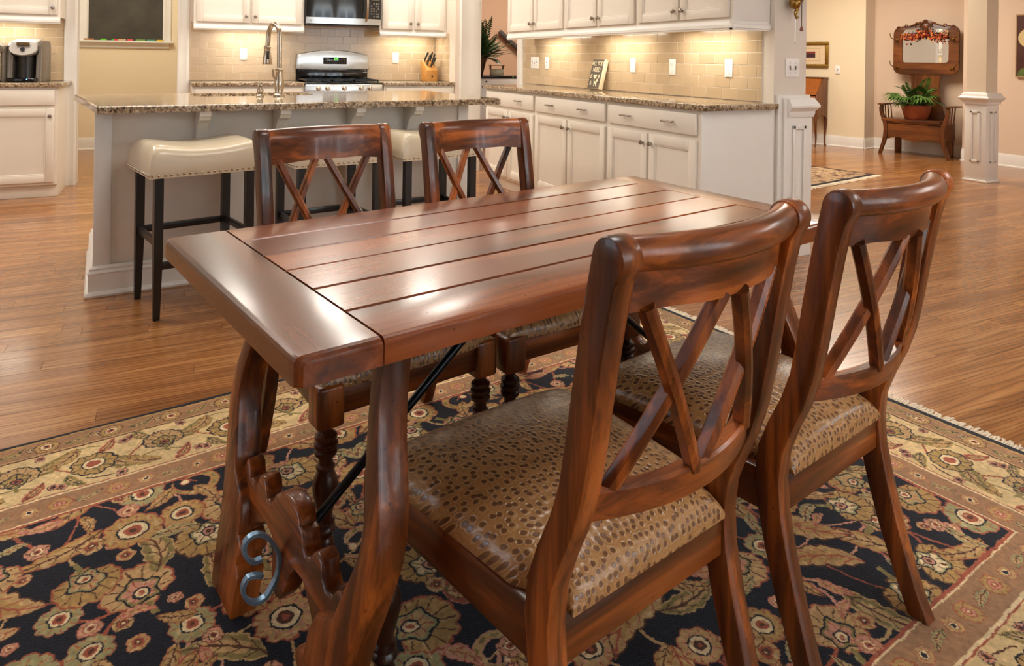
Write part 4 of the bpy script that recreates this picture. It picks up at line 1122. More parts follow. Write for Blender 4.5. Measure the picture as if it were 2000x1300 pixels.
for x, y in ((.15, .19), (.15, .43), (.61, .19), (.61, .43), (.378, .31)):
    bm = B(); lathe(bm, [(.001, .929), (.045, .929), (.045, .934), (.032, .937), (.030, .941), (.001, .943)], 16, (x, y, 0)); obj('burner', bm, BLACKM, rg_)
# backguard: arched steel head over a dark vented band
bm = B(); bx(bm, .012, .575, .915, RWD - .012, .630, 1.055, .004); obj('vent_band', bm, BLACKGLOSS, rg_)
bm = B(); tube(bm, [(.03, .570, 1.045), (.25, .563, 1.046), (.50, .563, 1.046), (RWD - .03, .570, 1.045)], .008, 8); obj('band_trim', bm, STEEL, rg_)
bm = B(); pts = [(.0, 1.05), (RWD, 1.05)] + [(RWD - .012 - (RWD - .024) * k / 14, 1.20 + .050 * math.sin(PI * k / 14) ** .8) for k in range(15)]
prism(bm, pts, 'y', .545, .632, .012, 3); bg = obj('backguard', bm, STEEL, rg_, sharp=25)
bm = B(); bx(bm, .275, .540, 1.105, .515, .546, 1.175, .003); dp = obj('display_panel', bm, BLACKGLOSS, bg)
DOT = flat('panel_print', (150, 148, 140), .5)
bm = B()
for i in range(9):
    for j in range(3):
        if 2 <= i <= 5 and j == 2: continue
        bx(bm, .285 + i * .0245, .5392, 1.114 + j * .020, .297 + i * .0245, .5405, 1.118 + j * .020)
obj('button_print', bm, DOT, dp)
text_obj('clock_digits', '2:38', .026, emit('green_clock', (90, 255, 60), 2.5), dp, (.405, .539, 1.158), (R(90), 0, 0))
bm = B(); lathe(bm, [(.001, .538), (.008, .538), (.008, .546)], 14, (.040, 0, 1.078), 'y'); lathe(bm, [(.001, .538), (.008, .538), (.008, .546)], 14, (.062, 0, 1.078), 'y'); obj('maker_badge', bm, PEWTER, bg)

# ------------------------------------------------------------------ microwave
mw = thing('microwave', 'stainless over-the-range microwave with dark glass door above the range', 'microwave', (1.178, 6.985, 0))
bm = B(); bx(bm, .0, .03, 1.505, .742, .39, 1.93, .004); obj('body', bm, BLACKM, mw)
def bowfront(bm, x0, x1, z0, z1, d=.03, n=14, yb=.03, th=.02):
    rings = []
    for i in range(n + 1):
        x = x0 + (x1 - x0) * i / n; v = (x - .371) / .371; y = -d * (1 - v * v) + .012
        rings.append([(x, y, z0), (x, y, z1), (x, yb, z1), (x, yb, z0)])
    loft(bm, rings)
bm = B(); bowfront(bm, 0, .742, 1.505, 1.567); sk = obj('steel_skirt', bm, STEEL, mw, sharp=30)
bm = B(); bowfront(bm, 0, .56, 1.568, 1.93, .028); gl = obj('door_glass', bm, BLACKGLOSS, mw, sharp=30)
bm = B(); bowfront(bm, .56, .742, 1.568, 1.93, .030); cp = obj('control_panel', bm, DARKPL, mw, sharp=30)
bm = B()
for i in range(4):
    for j in range(6): 
        if (i + j) % 5: bx(bm, .632 + i * .024, -.0165 + i * .005, 1.585 + j * .026, .646 + i * .024, -.004, 1.599 + j * .026, .001, 1)
obj('buttons', bm, GREYPL, cp)
bm = B(); bx(bm, .638, -.016, 1.755, .715, 0, 1.79, .002); obj('display', bm, flat('lcd_grey', (104, 104, 84), .2), cp)
bm = B(); tube(bm, [(.585, -.012, 1.545), (.585, -.055, 1.585), (.585, -.068, 1.72), (.585, -.055, 1.87), (.585, -.012, 1.91)], .0115, 10); obj('handle', bm, NICKEL, gl)
bm = B(); lathe(bm, [(.001, -.010), (.008, -.010), (.008, .004)], 14, (.045, 0, 1.535), 'y'); obj('maker_badge', bm, PEWTER, sk)
bm = B(); bx(bm, .02, .02, 1.494, .722, .37, 1.506, .003); obj('vent_grille', bm, BLACKM, mw)

# ------------------------------------------------------------------ knife block with knives, coffee maker
kb = thing('knife_block', 'light wooden knife block at the right end of the back counter', 'knife block', (2.515, 7.17, TOPZ + .0005), R(8))
bm = B(); prism(bm, [(-.055, 0), (.085, 0), (.115, .20), (.062, .225), (-.055, .115)], 'x', -.062, .062, .004); obj('block', bm, flat('beech', (190, 134, 66), .4, var=.12, vs=20), kb)
bm = B(); lathe(bm, [(.001, -.0565), (.011, -.0565), (.011, -.054)], 14, (0, 0, .05), 'y'); obj('stamp', bm, DARKPL, kb)
kg = random.Random(2)
for k, (x, t_) in enumerate([(-.042, .95), (-.022, .75), (.028, .98), (.045, .8), (.034, .55), (-.036, .55), (.0, .35)]):
    kn = thing('kitchen_knife', ['black-handled knife in the block, front left and tallest', 'black-handled knife in the block, second from left', 'black-handled knife in the block, tallest of the right pair', 'black-handled knife in the block, at the far right edge', 'black-handled knife in the block, in the middle of the right row', 'black-handled knife in the block, in the middle of the left row', 'black-handled knife lowest in the block, at the centre'][k], 'knife', (2.515, 7.17, TOPZ), R(8), 'knives in the knife block')
    base = Vector((x, -.055 + (.117) * t_ * .98, .115 + .11 * t_)); d = Vector((0, -.62, .78)); d.x = kg.uniform(-.08, .08); d.normalize()
    bm = B(); bar(bm, base + d * .006, base + d * (.085 + .03 * t_), .013, .021, up=(0, .78, .62), bev=.004); obj('handle', bm, DARKPL, kn)
    bm = B(); bar(bm, base + d * .001, base + d * .010, .0145, .0225, up=(0, .78, .62), bev=.003); obj('bolster', bm, STEEL, kn)
    bm = B()
    for f in (.025, .05, .075): ball(bm, base + d * f + Vector((0, -.0085, -.0065)), .003, 6)
    obj('rivets', bm, STEEL, kn)

cm = thing('coffee_maker', 'grey and black pod coffee maker on the left counter', 'coffee maker', (-1.085, 7.02, TOPZ + .0005), R(-8))
bm = B(); prism(bm, [(-.02, 0), (.235, 0), (.235, .30), (.21, .345), (.06, .345), (.0, .30), (-.01, .16)], 'x', .082, .125, .008, 2); obj('side_shell', bm, GREYPL, cm)
bm = B(); prism(bm, [(-.02, 0), (.235, 0), (.235, .30), (.21, .345), (.06, .345), (.0, .30), (-.01, .16)], 'x', -.125, -.082, .008, 2); obj('side_shell', bm, GREYPL, cm)
bm = B(); bx(bm, -.085, .06, 0, .085, .225, .34, .01); obj('black_core', bm, DARKPL, cm)
bm = B(); lathe(bm, [(.001, 0), (.07, 0), (.068, .11), (.074, .205), (.001, .205)], 20, (0, .055, .03)); obj('brew_column', bm, DARKPL, cm)
bm = B(); bx(bm, -.10, -.10, 0, .10, .08, .035, .012, 3); obj('drip_tray', bm, BLACKGLOSS, cm)
bm = B(); ball(bm, (.045, -.101, .024), .005, 8); obj('blue_light', bm, emit('blue_led', (120, 190, 255), 1.2), cm)
bm = B(); bx(bm, -.10, -.03, .215, .10, .15, .315, .03, 4); obj('brew_head', bm, DARKPL, cm)
bm = B(); rings = []
for k in range(13):
    a = PI * k / 12; x = -.098 * math.cos(a); dz = -.052 * math.sin(a)
    rings.append([(x, -.045 - .02 * math.sin(a), .275 + dz), (x, -.030, .275 + dz - .012), (x * .96, .10, .352), (x * .9, .12, .362), (x * .96, -.02, .328)])
loft(bm, rings); hd = obj('handle_lid', bm, flat('chrome_lid', (214, 212, 208), .25, .5), cm, sharp=40)
bm = B(); bx(bm, -.045, -.055, .300, .045, -.035, .330, .004, mtx=None); obj('screen', bm, flat('amber_screen', (92, 74, 40), .2), cm)
bm = B(); lathe(bm, [(.001, -.066), (.016, -.066), (.016, -.05)], 14, (0, 0, .272), 'y'); obj('brew_button', bm, DARKPL, cm)
tank = thing('coffee_water_tank', 'clear grey water reservoir with grey lid left of the coffee maker', 'water tank', (-1.275, 7.04, TOPZ + .0005), R(-8))
gm, gnt, gb = mat_new('smoked_plastic'); gb.inputs['Base Color'].default_value = s2l(196, 186, 160); gb.inputs['Transmission Weight'].default_value = .75; gb.inputs['Roughness'].default_value = .12
bm = B(); bx(bm, -.06, -.06, 0.001, .045, .14, .25, .02, 3); obj('reservoir', bm, gm, tank)
bm = B(); bx(bm, .046, -.05, 0, .064, .14, .30, .006); obj('side_strip', bm, GREYPL, tank)
bm = B(); prism(bm, [(-.06, .252), (.064, .252), (.060, .285), (.03, .315), (-.03, .33), (-.06, .325)], 'y', -.062, .15, .008); obj('lid', bm, GREYPL, tank)

# ------------------------------------------------------------------ wall plates
def plate(name, label, cat, loc, rz, gangs=1, kind='outlet'):
    t = thing(name, label, cat, loc, rz); w = .070 + .046 * (gangs - 1)
    bm = B(); bx(bm, -w / 2, -.006, -.057, w / 2, 0, .057, .003, 2); obj('cover_plate', bm, PLATE, t)
    for g in range(gangs):
        cx = (g - (gangs - 1) / 2) * .046
        if kind == 'outlet':
            for z in (-.0195, .0195):
                bm = B(); prism(bm, rrect(cx - .0165, z - .0145, cx + .0165, z + .0145, .007, 3), 'y', -.0078, -.004); rc = obj('receptacle', bm, PLATE, t)
                bm = B()
                for dx in (-.006, .006): bx(bm, cx + dx - .001, -.0082, z - .004, cx + dx + .001, -.006, z + .006)
                ball(bm, (cx, -.0072, z - .009), .002, 6); obj('slots', bm, SLOT, rc)
        else:
            bm = B(); bx(bm, cx - .006, -.0075, -.013, cx + .006, -.005, .013); obj('toggle_slot', bm, SLOT, t)
            bm = B(); bx(bm, cx - .0045, -.018, -.002 if g % 2 else -.012, cx + .0045, -.006, .010 if g % 2 else 0.0, .002); obj('toggle', bm, NICKEL if kind == 'dim' else PLATE, t)
            bm = B()
            for z in (-.030, .030): lathe(bm, [(.001, -.0075), (.003, -.0075), (.003, -.005)], 8, (cx, 0, z), 'y')
            obj('screws', bm, SLOT, t)
    return t
WX_ = WRX - .0085
plate('wall_outlet', 'white outlet at the near end of the right backsplash', 'outlet', (WX_, 3.46, 1.140), -PI / 2)
plate('wall_outlet', 'white outlet with two screws, second from the near end of the right backsplash', 'outlet', (WX_, 4.03, 1.140), -PI / 2)
plate('wall_outlet', 'white outlet just right of the lettered sign', 'outlet', (WX_, 4.51, 1.148), -PI / 2)
plate('light_switch', 'white single switch beside the wide switch plate at the far end of the right backsplash', 'switch', (WX_, 5.91, 1.150), -PI / 2, 1, 'toggle')
plate('light_switch', 'wide white four-gang switch plate at the far end of the right backsplash', 'switch', (WX_, 6.16, 1.150), -PI / 2, 3, 'toggle')
plate('wall_outlet', 'white outlet on the back wall left of the range', 'outlet', (.645, 7.371, 1.195), 0)
plate('wall_outlet', 'white outlet on the back wall right of the range', 'outlet', (2.19, 7.371, 1.178), 0)
plate('light_switch', 'white two-gang switch on the pilaster at the end of the right wall', 'switch', (3.42, 3.0895, 1.150), 0, 2, 'dim')

# ------------------------------------------------------------------ lettered box sign
sg = thing('lettered_sign', 'small box sign reading ALL YOU NEED IS heart and a dog, leaning on the tiles', 'sign', (WRX - .115, 4.93, TOPZ + .0112), -PI / 2)
tm = Matrix.Rotation(R(-14), 4, 'X')
SGW = flat('sign_board', (84, 72, 56), .6, var=.06, vs=30); SGE = flat('sign_edge', (226, 210, 178), .6)
sgh = .252; sgw = .172
bm = B(); bx(bm, -sgw / 2, .002, .0, sgw / 2, .042, sgh, .002, mtx=tm); bd = obj('box', bm, SGE, sg)
bm = B(); bx(bm, -sgw / 2 + .002, 0, .003, sgw / 2 - .002, .003, sgh - .002, mtx=tm); fc = obj('face', bm, SGW, sg)
def on_sign(x, z): return tm @ Vector((x, -.0012, z))
for s_, z_, sz in (('ALL YOU', .213, .052), ('NEED', .160, .055), ('A', .045, .050)):
    o = text_obj('lettering', s_, sz, SGE, fc, on_sign(-.048 if s_ == 'A' else 0, z_), (R(90 - 14), 0, 0), .0008); o.scale = (.80, 1.0, 1)
text_obj('lettering', 'IS', .05, SGE, fc, on_sign(-.056, .103), (R(76), 0, 0), .0008).scale = (.8, 1, 1)
text_obj('lettering', '&', .05, SGE, fc, on_sign(.056, .103), (R(76), 0, 0), .0008).scale = (.8, 1, 1)
bm = B(); pts = []
for k in range(28):
    a = 2 * PI * k / 28; pts.append((.00155 * 16 * math.sin(a) ** 3, .103 + .0015 * (13 * math.cos(a) - 5 * math.cos(2 * a) - 2 * math.cos(3 * a) - math.cos(4 * a))))
prism(bm, pts, 'y', -.0018, .001, mtx=tm); obj('heart', bm, SGE, fc)
dog = [(-.020, .022), (-.012, .022), (-.010, .040), (.004, .044), (.008, .022), (.016, .022), (.015, .048), (.018, .060), (.030, .066), (.031, .073), (.020, .078), (.014, .088), (.009, .080), (.004, .066), (-.010, .060), (-.024, .066), (-.030, .076), (-.033, .072), (-.026, .058), (-.021, .045)]
bm = B(); prism(bm, [(a + .024, b) for a, b in dog], 'y', -.0018, .001, mtx=tm); obj('dog_silhouette', bm, SGE, fc)

# ------------------------------------------------------------------ pantry chalkboard and chalk
cb = thing('chalkboard', 'framed dark chalkboard with a ledge on the pantry wall', 'chalkboard', (-.505, 10.0, 0))
bm = B(); bx(bm, -.40, -.022, 1.35, .42, -.004, 2.35); obj('board', bm, flat('slate', (66, 62, 52), .75, var=.22, vs=5), cb)
for nm, (a, b) in (('casing', (-.51, -.395)), ('casing', (.415, .51))):
    bm = B(); w = b - a; prism(bm, [(a, -.001), (a, -.024), (a + .02, -.03), (a + .04, -.02), (b - .02, -.018), (b - .01, -.026), (b, -.02), (b, -.001)], 'z', 1.345, 2.45); obj(nm, bm, WHITE, cb, sharp=25)
bm = B(); bx(bm, -.54, -.075, 1.322, .54, -.001, 1.347, .006); obj('ledge', bm, WHITE, cb)
bm = B(); prism(bm, [(-.001, 1.322), (-.055, 1.322), (-.050, 1.305), (-.022, 1.29), (-.022, 1.262), (-.012, 1.25), (-.001, 1.25)], 'x', -.49, .49); obj('apron', bm, WHITE, cb, sharp=25)
for px0, px1, c, nm in ((165, 184, (176, 120, 70), 'tan-orange'), (196, 208, (110, 205, 60), 'bright green'), (217.5, 222, (70, 190, 70), 'short green'), (222.5, 228, (225, 60, 90), 'short red-pink'), (229, 245, (205, 175, 130), 'pale tan'), (247.5, 259, (230, 90, 95), 'coral pink'), (264, 283, (120, 160, 85), 'moss green'), (286, 304, (80, 150, 120), 'teal'), (305.5, 320, (225, 185, 40), 'yellow')):
    sc_ = lambda p: -.896 + (p - 174) / 143 * .801 + .0
    a, b = sc_(px0), sc_(px1)
    bm = B(); bx(bm, -(b - a) / 2, -.009, 0, (b - a) / 2, .009, .019, .003, 2)
    o = obj('chalk_stick', bm, flat('chalk_' + nm.replace(' ', '_').replace('-', '_'), c, .9), None, ((a + b) / 2, 9.945, 1.3472)); tag(o, nm + ' chalk stick lying on the chalkboard ledge', 'chalk', 'chalks on the ledge')

# ------------------------------------------------------------------ plants
def frond_mesh(name, ln, droop, pairs, lw, mat, up=.55, width=.011):
    """one arching pinnate frond growing along +x from the origin"""
    bm = B(); sp = []
    for k in range(pairs + 1):
        f = k / pairs; sp.append(Vector((ln * f * (1 - .12 * f), 0, ln * (up * f - droop * f * f))))
    tube(bm, sp, [.0035 * (1 - .8 * k / pairs) for k in range(pairs + 1)], 5)
    for k in range(2, pairs + 1):
        f = k / pairs; p = sp[k]; d = (sp[k] - sp[k - 1]).normalized()
        L_ = lw * math.sin(PI * min(1, .12 + f * .86)) ** .7
        for s in (-1, 1):
            tip = p + (Vector((0, s, 0)) * .80 + d * .62 + Vector((0, 0, -.18))) .normalized() * L_; m_ = p.lerp(tip, .45); nn = d * width
            v = [bm.verts.new(q) for q in (p, m_ + nn + Vector((0, 0, .003)), tip, m_ - nn)]
            bm.faces.new(v)
    bm.normal_update(); me = bpy.data.meshes.new(name); bm.to_mesh(me); bm.free(); me.materials.append(mat)
    for p in me.polygons: p.use_smooth = True
    return me
def fan_mesh(name, ln, r, mat, up=.8):
    """palm leaf: stalk with a fan of pointed blades"""
    bm = B(); sp = [Vector((ln * f * .8, 0, ln * (up * f - .35 * f * f))) for f in (0, .33, .66, 1)]; tube(bm, sp, [.004, .0035, .003, .002], 5)
    c = sp[-1]
    for k in range(13):
        a = R(-100 + 200 * k / 12); L_ = r * (1 - .25 * abs(a) / 1.75); d = Vector((math.cos(a), math.sin(a), -.15 - .25 * abs(math.sin(a)))).normalized(); n = Vector((-math.sin(a), math.cos(a), 0)) * .0125
        m_ = c + d * L_ * .55; tip = c + d * L_ + Vector((0, 0, -.28 * L_))
        v = [bm.verts.new(q) for q in (c, m_ + n, tip, m_ - n)]; bm.faces.new(v)
    me = bpy.data.meshes.new(name); bm.to_mesh(me); bm.free(); me.materials.append(mat); return me
def add_fronds(t, meshes, n, z, seed, tilt=(-.5, .5), sc=(.75, 1.1), r0=.03, back=1.0):
    g = random.Random(seed)
    for k in range(n):
        me = meshes[k % len(meshes)]; o = bpy.data.objects.new('frond', me); a = 2 * PI * k / n * 2.39 + g.uniform(-.25, .25)
        frame_obj(o, t, (r0 * math.cos(a), r0 * math.sin(a), z), (0, -g.uniform(*tilt), a)); s = g.uniform(*sc) * (back if math.sin(a) > .2 else 1); o.scale = (s, s, s); o.rotation_mode = 'XYZ'

# ------------------------------------------------------------------ antique hall tree with bench and mirror
HB = Vector((8.955, 5.872, 0)); HA = math.atan2(-.98, .2)
hx = Vector((math.cos(HA), math.sin(HA), 0)); hy = Vector((-hx.y, hx.x, 0))
def hl(x, y, z=0): return HB + hx * x + hy * y + Vector((0, 0, z))
ht = thing('hall_tree', 'antique oak hall tree bench with carved mirror against the hall wall', 'hall bench', HB, HA); ht.scale = (.93, 1, 1)
# back board outline: rounded mirror frame, waist, flared foot
def arc(cx, cz, r, a0, a1, k=6): return [(cx + r * math.cos(R(a0 + (a1 - a0) * i / k)), cz + r * math.sin(R(a0 + (a1 - a0) * i / k))) for i in range(k + 1)]
right = [(.12, 1.742), (.17, 1.712), (.215, 1.692), (.245, 1.69), (.262, 1.705), (.30, 1.695)] + arc(.335, 1.60, .10, 80, 0) + arc(.325, 1.165, .11, 0, -90) + [(.225, 1.053), (.20, 1.03), (.188, .98), (.186, .90), (.192, .82), (.21, .72), (.235, .62), (.262, .52), (.275, .45), (.275, .38)]
outl = [(0, 1.775), (.04, 1.772), (.075, 1.760)] + right
glass = rrect(-.305, 1.215, .305, 1.655, .045)
full = outl + [(-a, b) for a, b in outl[::-1][:-1]]
bm = B(); prism(bm, [p for p in full], 'y', -.022, 0, .004, 2); obj('back_board', bm, OAKZ, ht, sharp=30)
bm = B()
fr = rrect(-.43, 1.06, .43, 1.685, .09); gi = glass
lay = []
for poly, y in ((fr, -.020), (fr, -.034), (gi, -.040), (gi, -.022)): lay.append([bm.verts.new((a, y, b)) for a, b in poly])
for a, b in zip(lay, lay[1:]):
    for i in range(len(fr)): bm.faces.new((a[i], a[(i + 1) % len(fr)], b[(i + 1) % len(fr)], b[i]))
obj('mirror_frame', bm, OAKX, ht, sharp=30)
MIR = flat('mirror_silver', (235, 235, 232), .02, 1.0)
bm = B(); prism(bm, glass, 'y', -.0265, -.023); obj('mirror_glass', bm, MIR, ht)
# carving on the crest
bm = B()
def tor(cx, cz, r, th, a0=0, a1=360, k=22):
    tube(bm, [(cx + r * math.cos(R(a0 + (a1 - a0) * i / k)), -.034, cz + r * math.sin(R(a0 + (a1 - a0) * i / k))) for i in range(k + 1)], th, 7)
tor(0, 1.685, .070, .009); tor(0, 1.683, .045, .007, 200, 340); tor(0, 1.66, .04, .006, 20, 160)
ball(bm, (0, -.030, 1.685), .058, 14, (1, .3, 1)); tor(0, 1.757, .022, .008, -20, 200); ball(bm, (0, -.03, 1.772), .013, 8)
for s in (-1, 1):
    tor(s * .255, 1.700, .018, .008, 0, 300); tor(s * .36, 1.672, .024, .008, 0, 300); tor(s * .11, 1.715, .03, .007, 30, 250)
    tube(bm, [(s * .07, -.03, 1.745), (s * .14, -.03, 1.722), (s * .21, -.03, 1.700), (s * .25, -.03, 1.693)], [.010, .009, .007, .005], 7)
    tube(bm, [(s * .27, -.03, 1.70), (s * .33, -.03, 1.688), (s * .40, -.03, 1.65), (s * .425, -.03, 1.60)], [.006, .009, .009, .005], 7)
    ball(bm, (s * .095, -.03, 1.66), .016, 8, (1, .6, 1.6))
obj('carved_crest', bm, OAKX, ht)
# bench box
bm = B(); bx(bm, -.40, -.36, .415, .40, -.03, .437, .006, 3); obj('seat', bm, OAKX, ht)
bm = B(); pts = [(-.40, .41), (.40, .41), (.40, .215), (.34, .205), (.28, .225), (.20, .235), (.10, .205), (0, .188), (-.10, .205), (-.20, .235), (-.28, .225), (-.34, .205), (-.40, .215)]
prism(bm, pts, 'y', -.352, -.328, .003, 1); obj('apron', bm, OAKX, ht)
bm = B(); bx(bm, -.42, -.365, .437, .30, -.09, .475, .005); 
tray = tag(obj('plant_tray', bm, OAKX, None, hl(.02, -.005, .0005), (0, 0, HA)), 'low wooden box tray under the potted fern on the hall bench', 'tray')
for s in (-1, 1):
    bm = B(); pr = [(.452, .648), (.462, .60), (.455, .54), (.430, .475), (.405, .41), (.395, .33), (.402, .24), (.425, .14), (.452, .06), (.470, .0), (.425, .0), (.405, .06), (.372, .15), (.345, .24), (.340, .33), (.352, .41), (.378, .475), (.405, .545), (.412, .60), (.410, .648)]
    prism(bm, [(s * a, b) for a, b in pr], 'y', -.368, -.330, .005, 2); obj('front_leg', bm, OAKZ, ht)
    bm = B(); a, b = sorted((s * .345, s * .475)); bx(bm, min(s * .385, s * .478), -.385, .648, max(s * .385, s * .478), -.005, .668, .006); obj('arm_rest', bm, OAKX, ht)
    bm = B(); a, b = sorted((s * .375, s * .40)); bx(bm, a, -.345, .225, b, -.03, .415, .003); obj('side_board', bm, OAKZ, ht)
    for y in (-.10, -.19, -.27):
        bm = B(); tube(bm, [(s * .405, y, .437), (s * .425, y, .648)], .008, 8); obj('spindle', bm, OAKZ, ht)
    bm = B(); bx(bm, min(s * .30, s * .385), -.06, 0, max(s * .30, s * .385), -.026, .415, .004); obj('rear_leg', bm, OAKZ, ht)
for s in (-1, 1):
    for z in (1.15, 1.52):
        bm = B(); lathe(bm, [(.001, -.040), (.020, -.040), (.016, -.046), (.001, -.048)], 12, (s * .365, 0, z), 'y')
        tube(bm, [(s * .365, -.045, z), (s * .385, -.085, z - .005), (s * .43, -.115, z + .03), (s * .445, -.11, z + .075)], [.007, .007, .006, .005], 8); ball(bm, (s * .445, -.11, z + .08), .009, 8)
        tube(bm, [(s * .365, -.045, z - .01), (s * .36, -.085, z - .035), (s * .355, -.11, z - .005)], [.006, .006, .005], 8); ball(bm, (s * .355, -.11, z), .008, 8)
        obj('coat_hook', bm, BRASS, ht)
# berry garland
gl_ = thing('berry_garland', 'autumn garland of orange and red berries draped over the hall mirror', 'garland', HB, HA); gl_.scale = (.93, 1, 1)
g = random.Random(8); mats = [flat('berry_orange', (214, 104, 40), .4), flat('berry_red', (150, 40, 24), .4), flat('berry_yellow', (226, 160, 60), .4)]
for mi_, nm in enumerate(('orange_berries', 'red_berries', 'yellow_berries')):
    bm = B()
    for k in range((120, 110, 50)[mi_]):
        v = g.uniform(-1, 1); x = v * .30; z = 1.575 - .035 * v * v * 1.1 + g.gauss(0, .030) + .02 * math.cos(v * 6); ball(bm, (x, -.056 - g.random() * .05, z), g.uniform(.008, .013), 7)
    obj(nm, bm, mats[mi_], gl_, kind='stuff')
bm = B()
for k in range(70):
    v = g.uniform(-1, 1); x = v * .29; z = 1.60 - .03 * v * v; p = Vector((x, -.06, z)); q = p + Vector((g.uniform(-.07, .07), g.uniform(-.05, -.0), g.uniform(-.07, .05)))
    tube(bm, [p, (p + q) / 2 + Vector((0, 0, .01)), q], [.003, .0025, .0015], 5)
obj('twigs', bm, flat('twig_brown', (58, 36, 22), .8), gl_, kind='stuff')
# potted palm on the bench
pt = thing('potted_fern', 'green palm-like fern in a terracotta pot on the hall bench', 'potted plant', hl(-.02, -.225, .4762), HA)
bm = B(); lathe(bm, [(.001, 0), (.125, 0), (.132, .006), (.168, .125), (.176, .165), (.180, .172), (.178, .185), (.168, .185), (.160, .16), (.001, .158)], 28); obj('pot', bm, TERRA, pt)
bm = B(); lathe(bm, [(.001, .150), (.159, .150), (.158, .163), (.08, .170), (.001, .172)], 20); obj('soil', bm, SOIL, pt)
F1 = frond_mesh('frond', .30, .42, 14, .085, LEAF, .85); F2 = fan_mesh('frond', .20, .15, LEAF); F3 = frond_mesh('frond', .36, .75, 14, .07, LEAFD, .8)
add_fronds(pt, [F2, F1, F3, F2], 46, .165, 3, (-.25, .85), (.9, 1.4), .035, .5)

# ------------------------------------------------------------------ slant-front desk, picture and switch on the desk wall
DA = math.atan2(-.97, .24); DB = Vector((8.572, 7.074, 0))      # local x along the wall towards camera right, -y into the room
dx = Vector((math.cos(DA), math.sin(DA), 0)); dyv = Vector((-dx.y, dx.x, 0))
def dl(x, y, z=0): return DB + dx * x + dyv * y + Vector((0, 0, z))
DESKW = .80
OC = flat('oak_veneer_front', (150, 84, 32), .35, coat=.2, var=.12, vs=14)
dk = thing('slant_front_desk', 'small slant-front oak writing desk on curved legs below the framed picture', 'desk', DB, DA)
prof = [(-.02, .42), (-.02, .975), (-.16, .975), (-.33, .74), (-.33, .42)]
for x0, x1 in ((-.02, 0), (-DESKW, -DESKW + .02)):
    bm = B(); pts = [(-.02, .975), (-.16, .975), (-.335, .735), (-.335, .43), (-.31, .395), (-.27, .42), (-.18, .445), (-.09, .42), (-.05, .395), (-.02, .43)]
    prism(bm, pts, 'x', x0, x1, .003, 1); obj('side_panel', bm, OAKZ, dk)
bm = B(); bx(bm, -DESKW - .01, -.18, .970, .010, -.012, .988, .005); obj('top', bm, OAKX, dk)
bm = B(); prism(bm, [(-.165, .972), (-.340, .735), (-.325, .728), (-.15, .965)], 'x', -DESKW + .02, -.02, .002, 1); obj('fall_front', bm, OC, dk)
bm = B(); bx(bm, -DESKW + .02, -.345, .56, -.02, -.325, .715, .006, 2); dw = obj('drawer', bm, OC, dk)
bm = B(); bx(bm, -DESKW + .02, -.34, .44, -.02, -.32, .55, .004, 2); obj('apron', bm, OAKX, dk)
bm = B()
for x in (-DESKW * .25, -DESKW * .75): ball(bm, (x, -.352, .638), .012, 8)
obj('drawer_knobs', bm, BRASS, dw)
bm = B(); bx(bm, -DESKW + .02, -.035, .42, -.02, -.02, .975); obj('back_panel', bm, OAKX, dk)
for x in (-.025, -DESKW + .025):
    for y, s in ((-.315, -1), (-.045, 1)):
        bm = B(); tube(bm, [(x, y, .45), (x, y + s * .016, .36), (x, y + s * .010, .25), (x, y - s * .006, .12), (x, y + s * .004, .03), (x, y + s * .016, .0)], [.022, .026, .018, .012, .010, .015], 10); obj('leg', bm, OAKZ, dk)
pc = thing('framed_picture', 'gold framed picture with wide mat and small red print above the desk', 'picture', dl(0, -.001, 1.315), DA)
GOLD = flat('gold_frame', (150, 116, 48), .38, .8, var=.2, vs=30)
bm = B()
for (a, b, c, d) in ((-.58, -.19, .0, -.14), (-.58, .14, .0, .19), (-.58, -.14, -.53, .14), (-.05, -.14, .0, .14)): bx(bm, a, -.028, b, c, -.001, d, .008, 2)
obj('frame', bm, GOLD, pc)
bm = B(); bx(bm, -.535, -.010, -.145, -.045, -.003, .145); obj('mat_board', bm, flat('mat_board', (220, 196, 158), .8), pc)
bm = B()
for (a, b, c, d) in ((-.43, -.092, -.13, -.089), (-.43, .089, -.13, .092), (-.43, -.092, -.427, .092), (-.133, -.092, -.13, .092)): bx(bm, a, -.0115, b, c, -.009, d)
obj('mat_line', bm, flat('mat_line', (120, 100, 76), .8), pc)
bm = B(); bx(bm, -.36, -.012, -.045, -.20, -.009, .045); pr_ = obj('print', bm, flat('print_dark', (60, 34, 40), .7, var=.3, vs=18), pc)
bm = B(); bx(bm, -.36, -.0126, .008, -.20, -.0118, .045); obj('red_sky', bm, flat('print_red', (120, 44, 42), .7, var=.25, vs=14), pr_)
plate('light_switch', 'white single switch on the hall wall right of the framed picture', 'switch', dl(.132, -.001, 1.098), DA, 1, 'toggle')

# ------------------------------------------------------------------ painting at the right edge
pa = thing('canvas_painting', 'dark brown canvas with a pale round shape, at the right edge on the hall wall', 'painting', (8.858, 4.70, 1.42), -PI / 2)
bm = B(); bx(bm, 0, -.035, -.352, .70, -.002, .352, .003); obj('canvas', bm, flat('canvas_brown', (74, 38, 28), .75, var=.25, vs=6), pa)
for a, b, c, d in ((-.012, -.365, 0, .365), (.70, -.365, .712, .365), (-.012, .353, .712, .365), (-.012, -.365, .712, -.353)):
    pass
bm = B()
for a, b, c, d in ((-.012, -.365, 0, .365), (.70, -.365, .712, .365), (0, .353, .70, .365), (0, -.365, .70, -.353)): bx(bm, a, -.038, b, c, -.002, d)
obj('thin_frame', bm, flat('frame_pale_wood', (176, 140, 96), .5), pa)
bm = B(); ball(bm, (.20, -.036, .09), .185, 26, (1, .02, .72)); obj('pale_flower', bm, flat('painted_cream', (206, 182, 128), .7, var=.12, vs=9), pa)
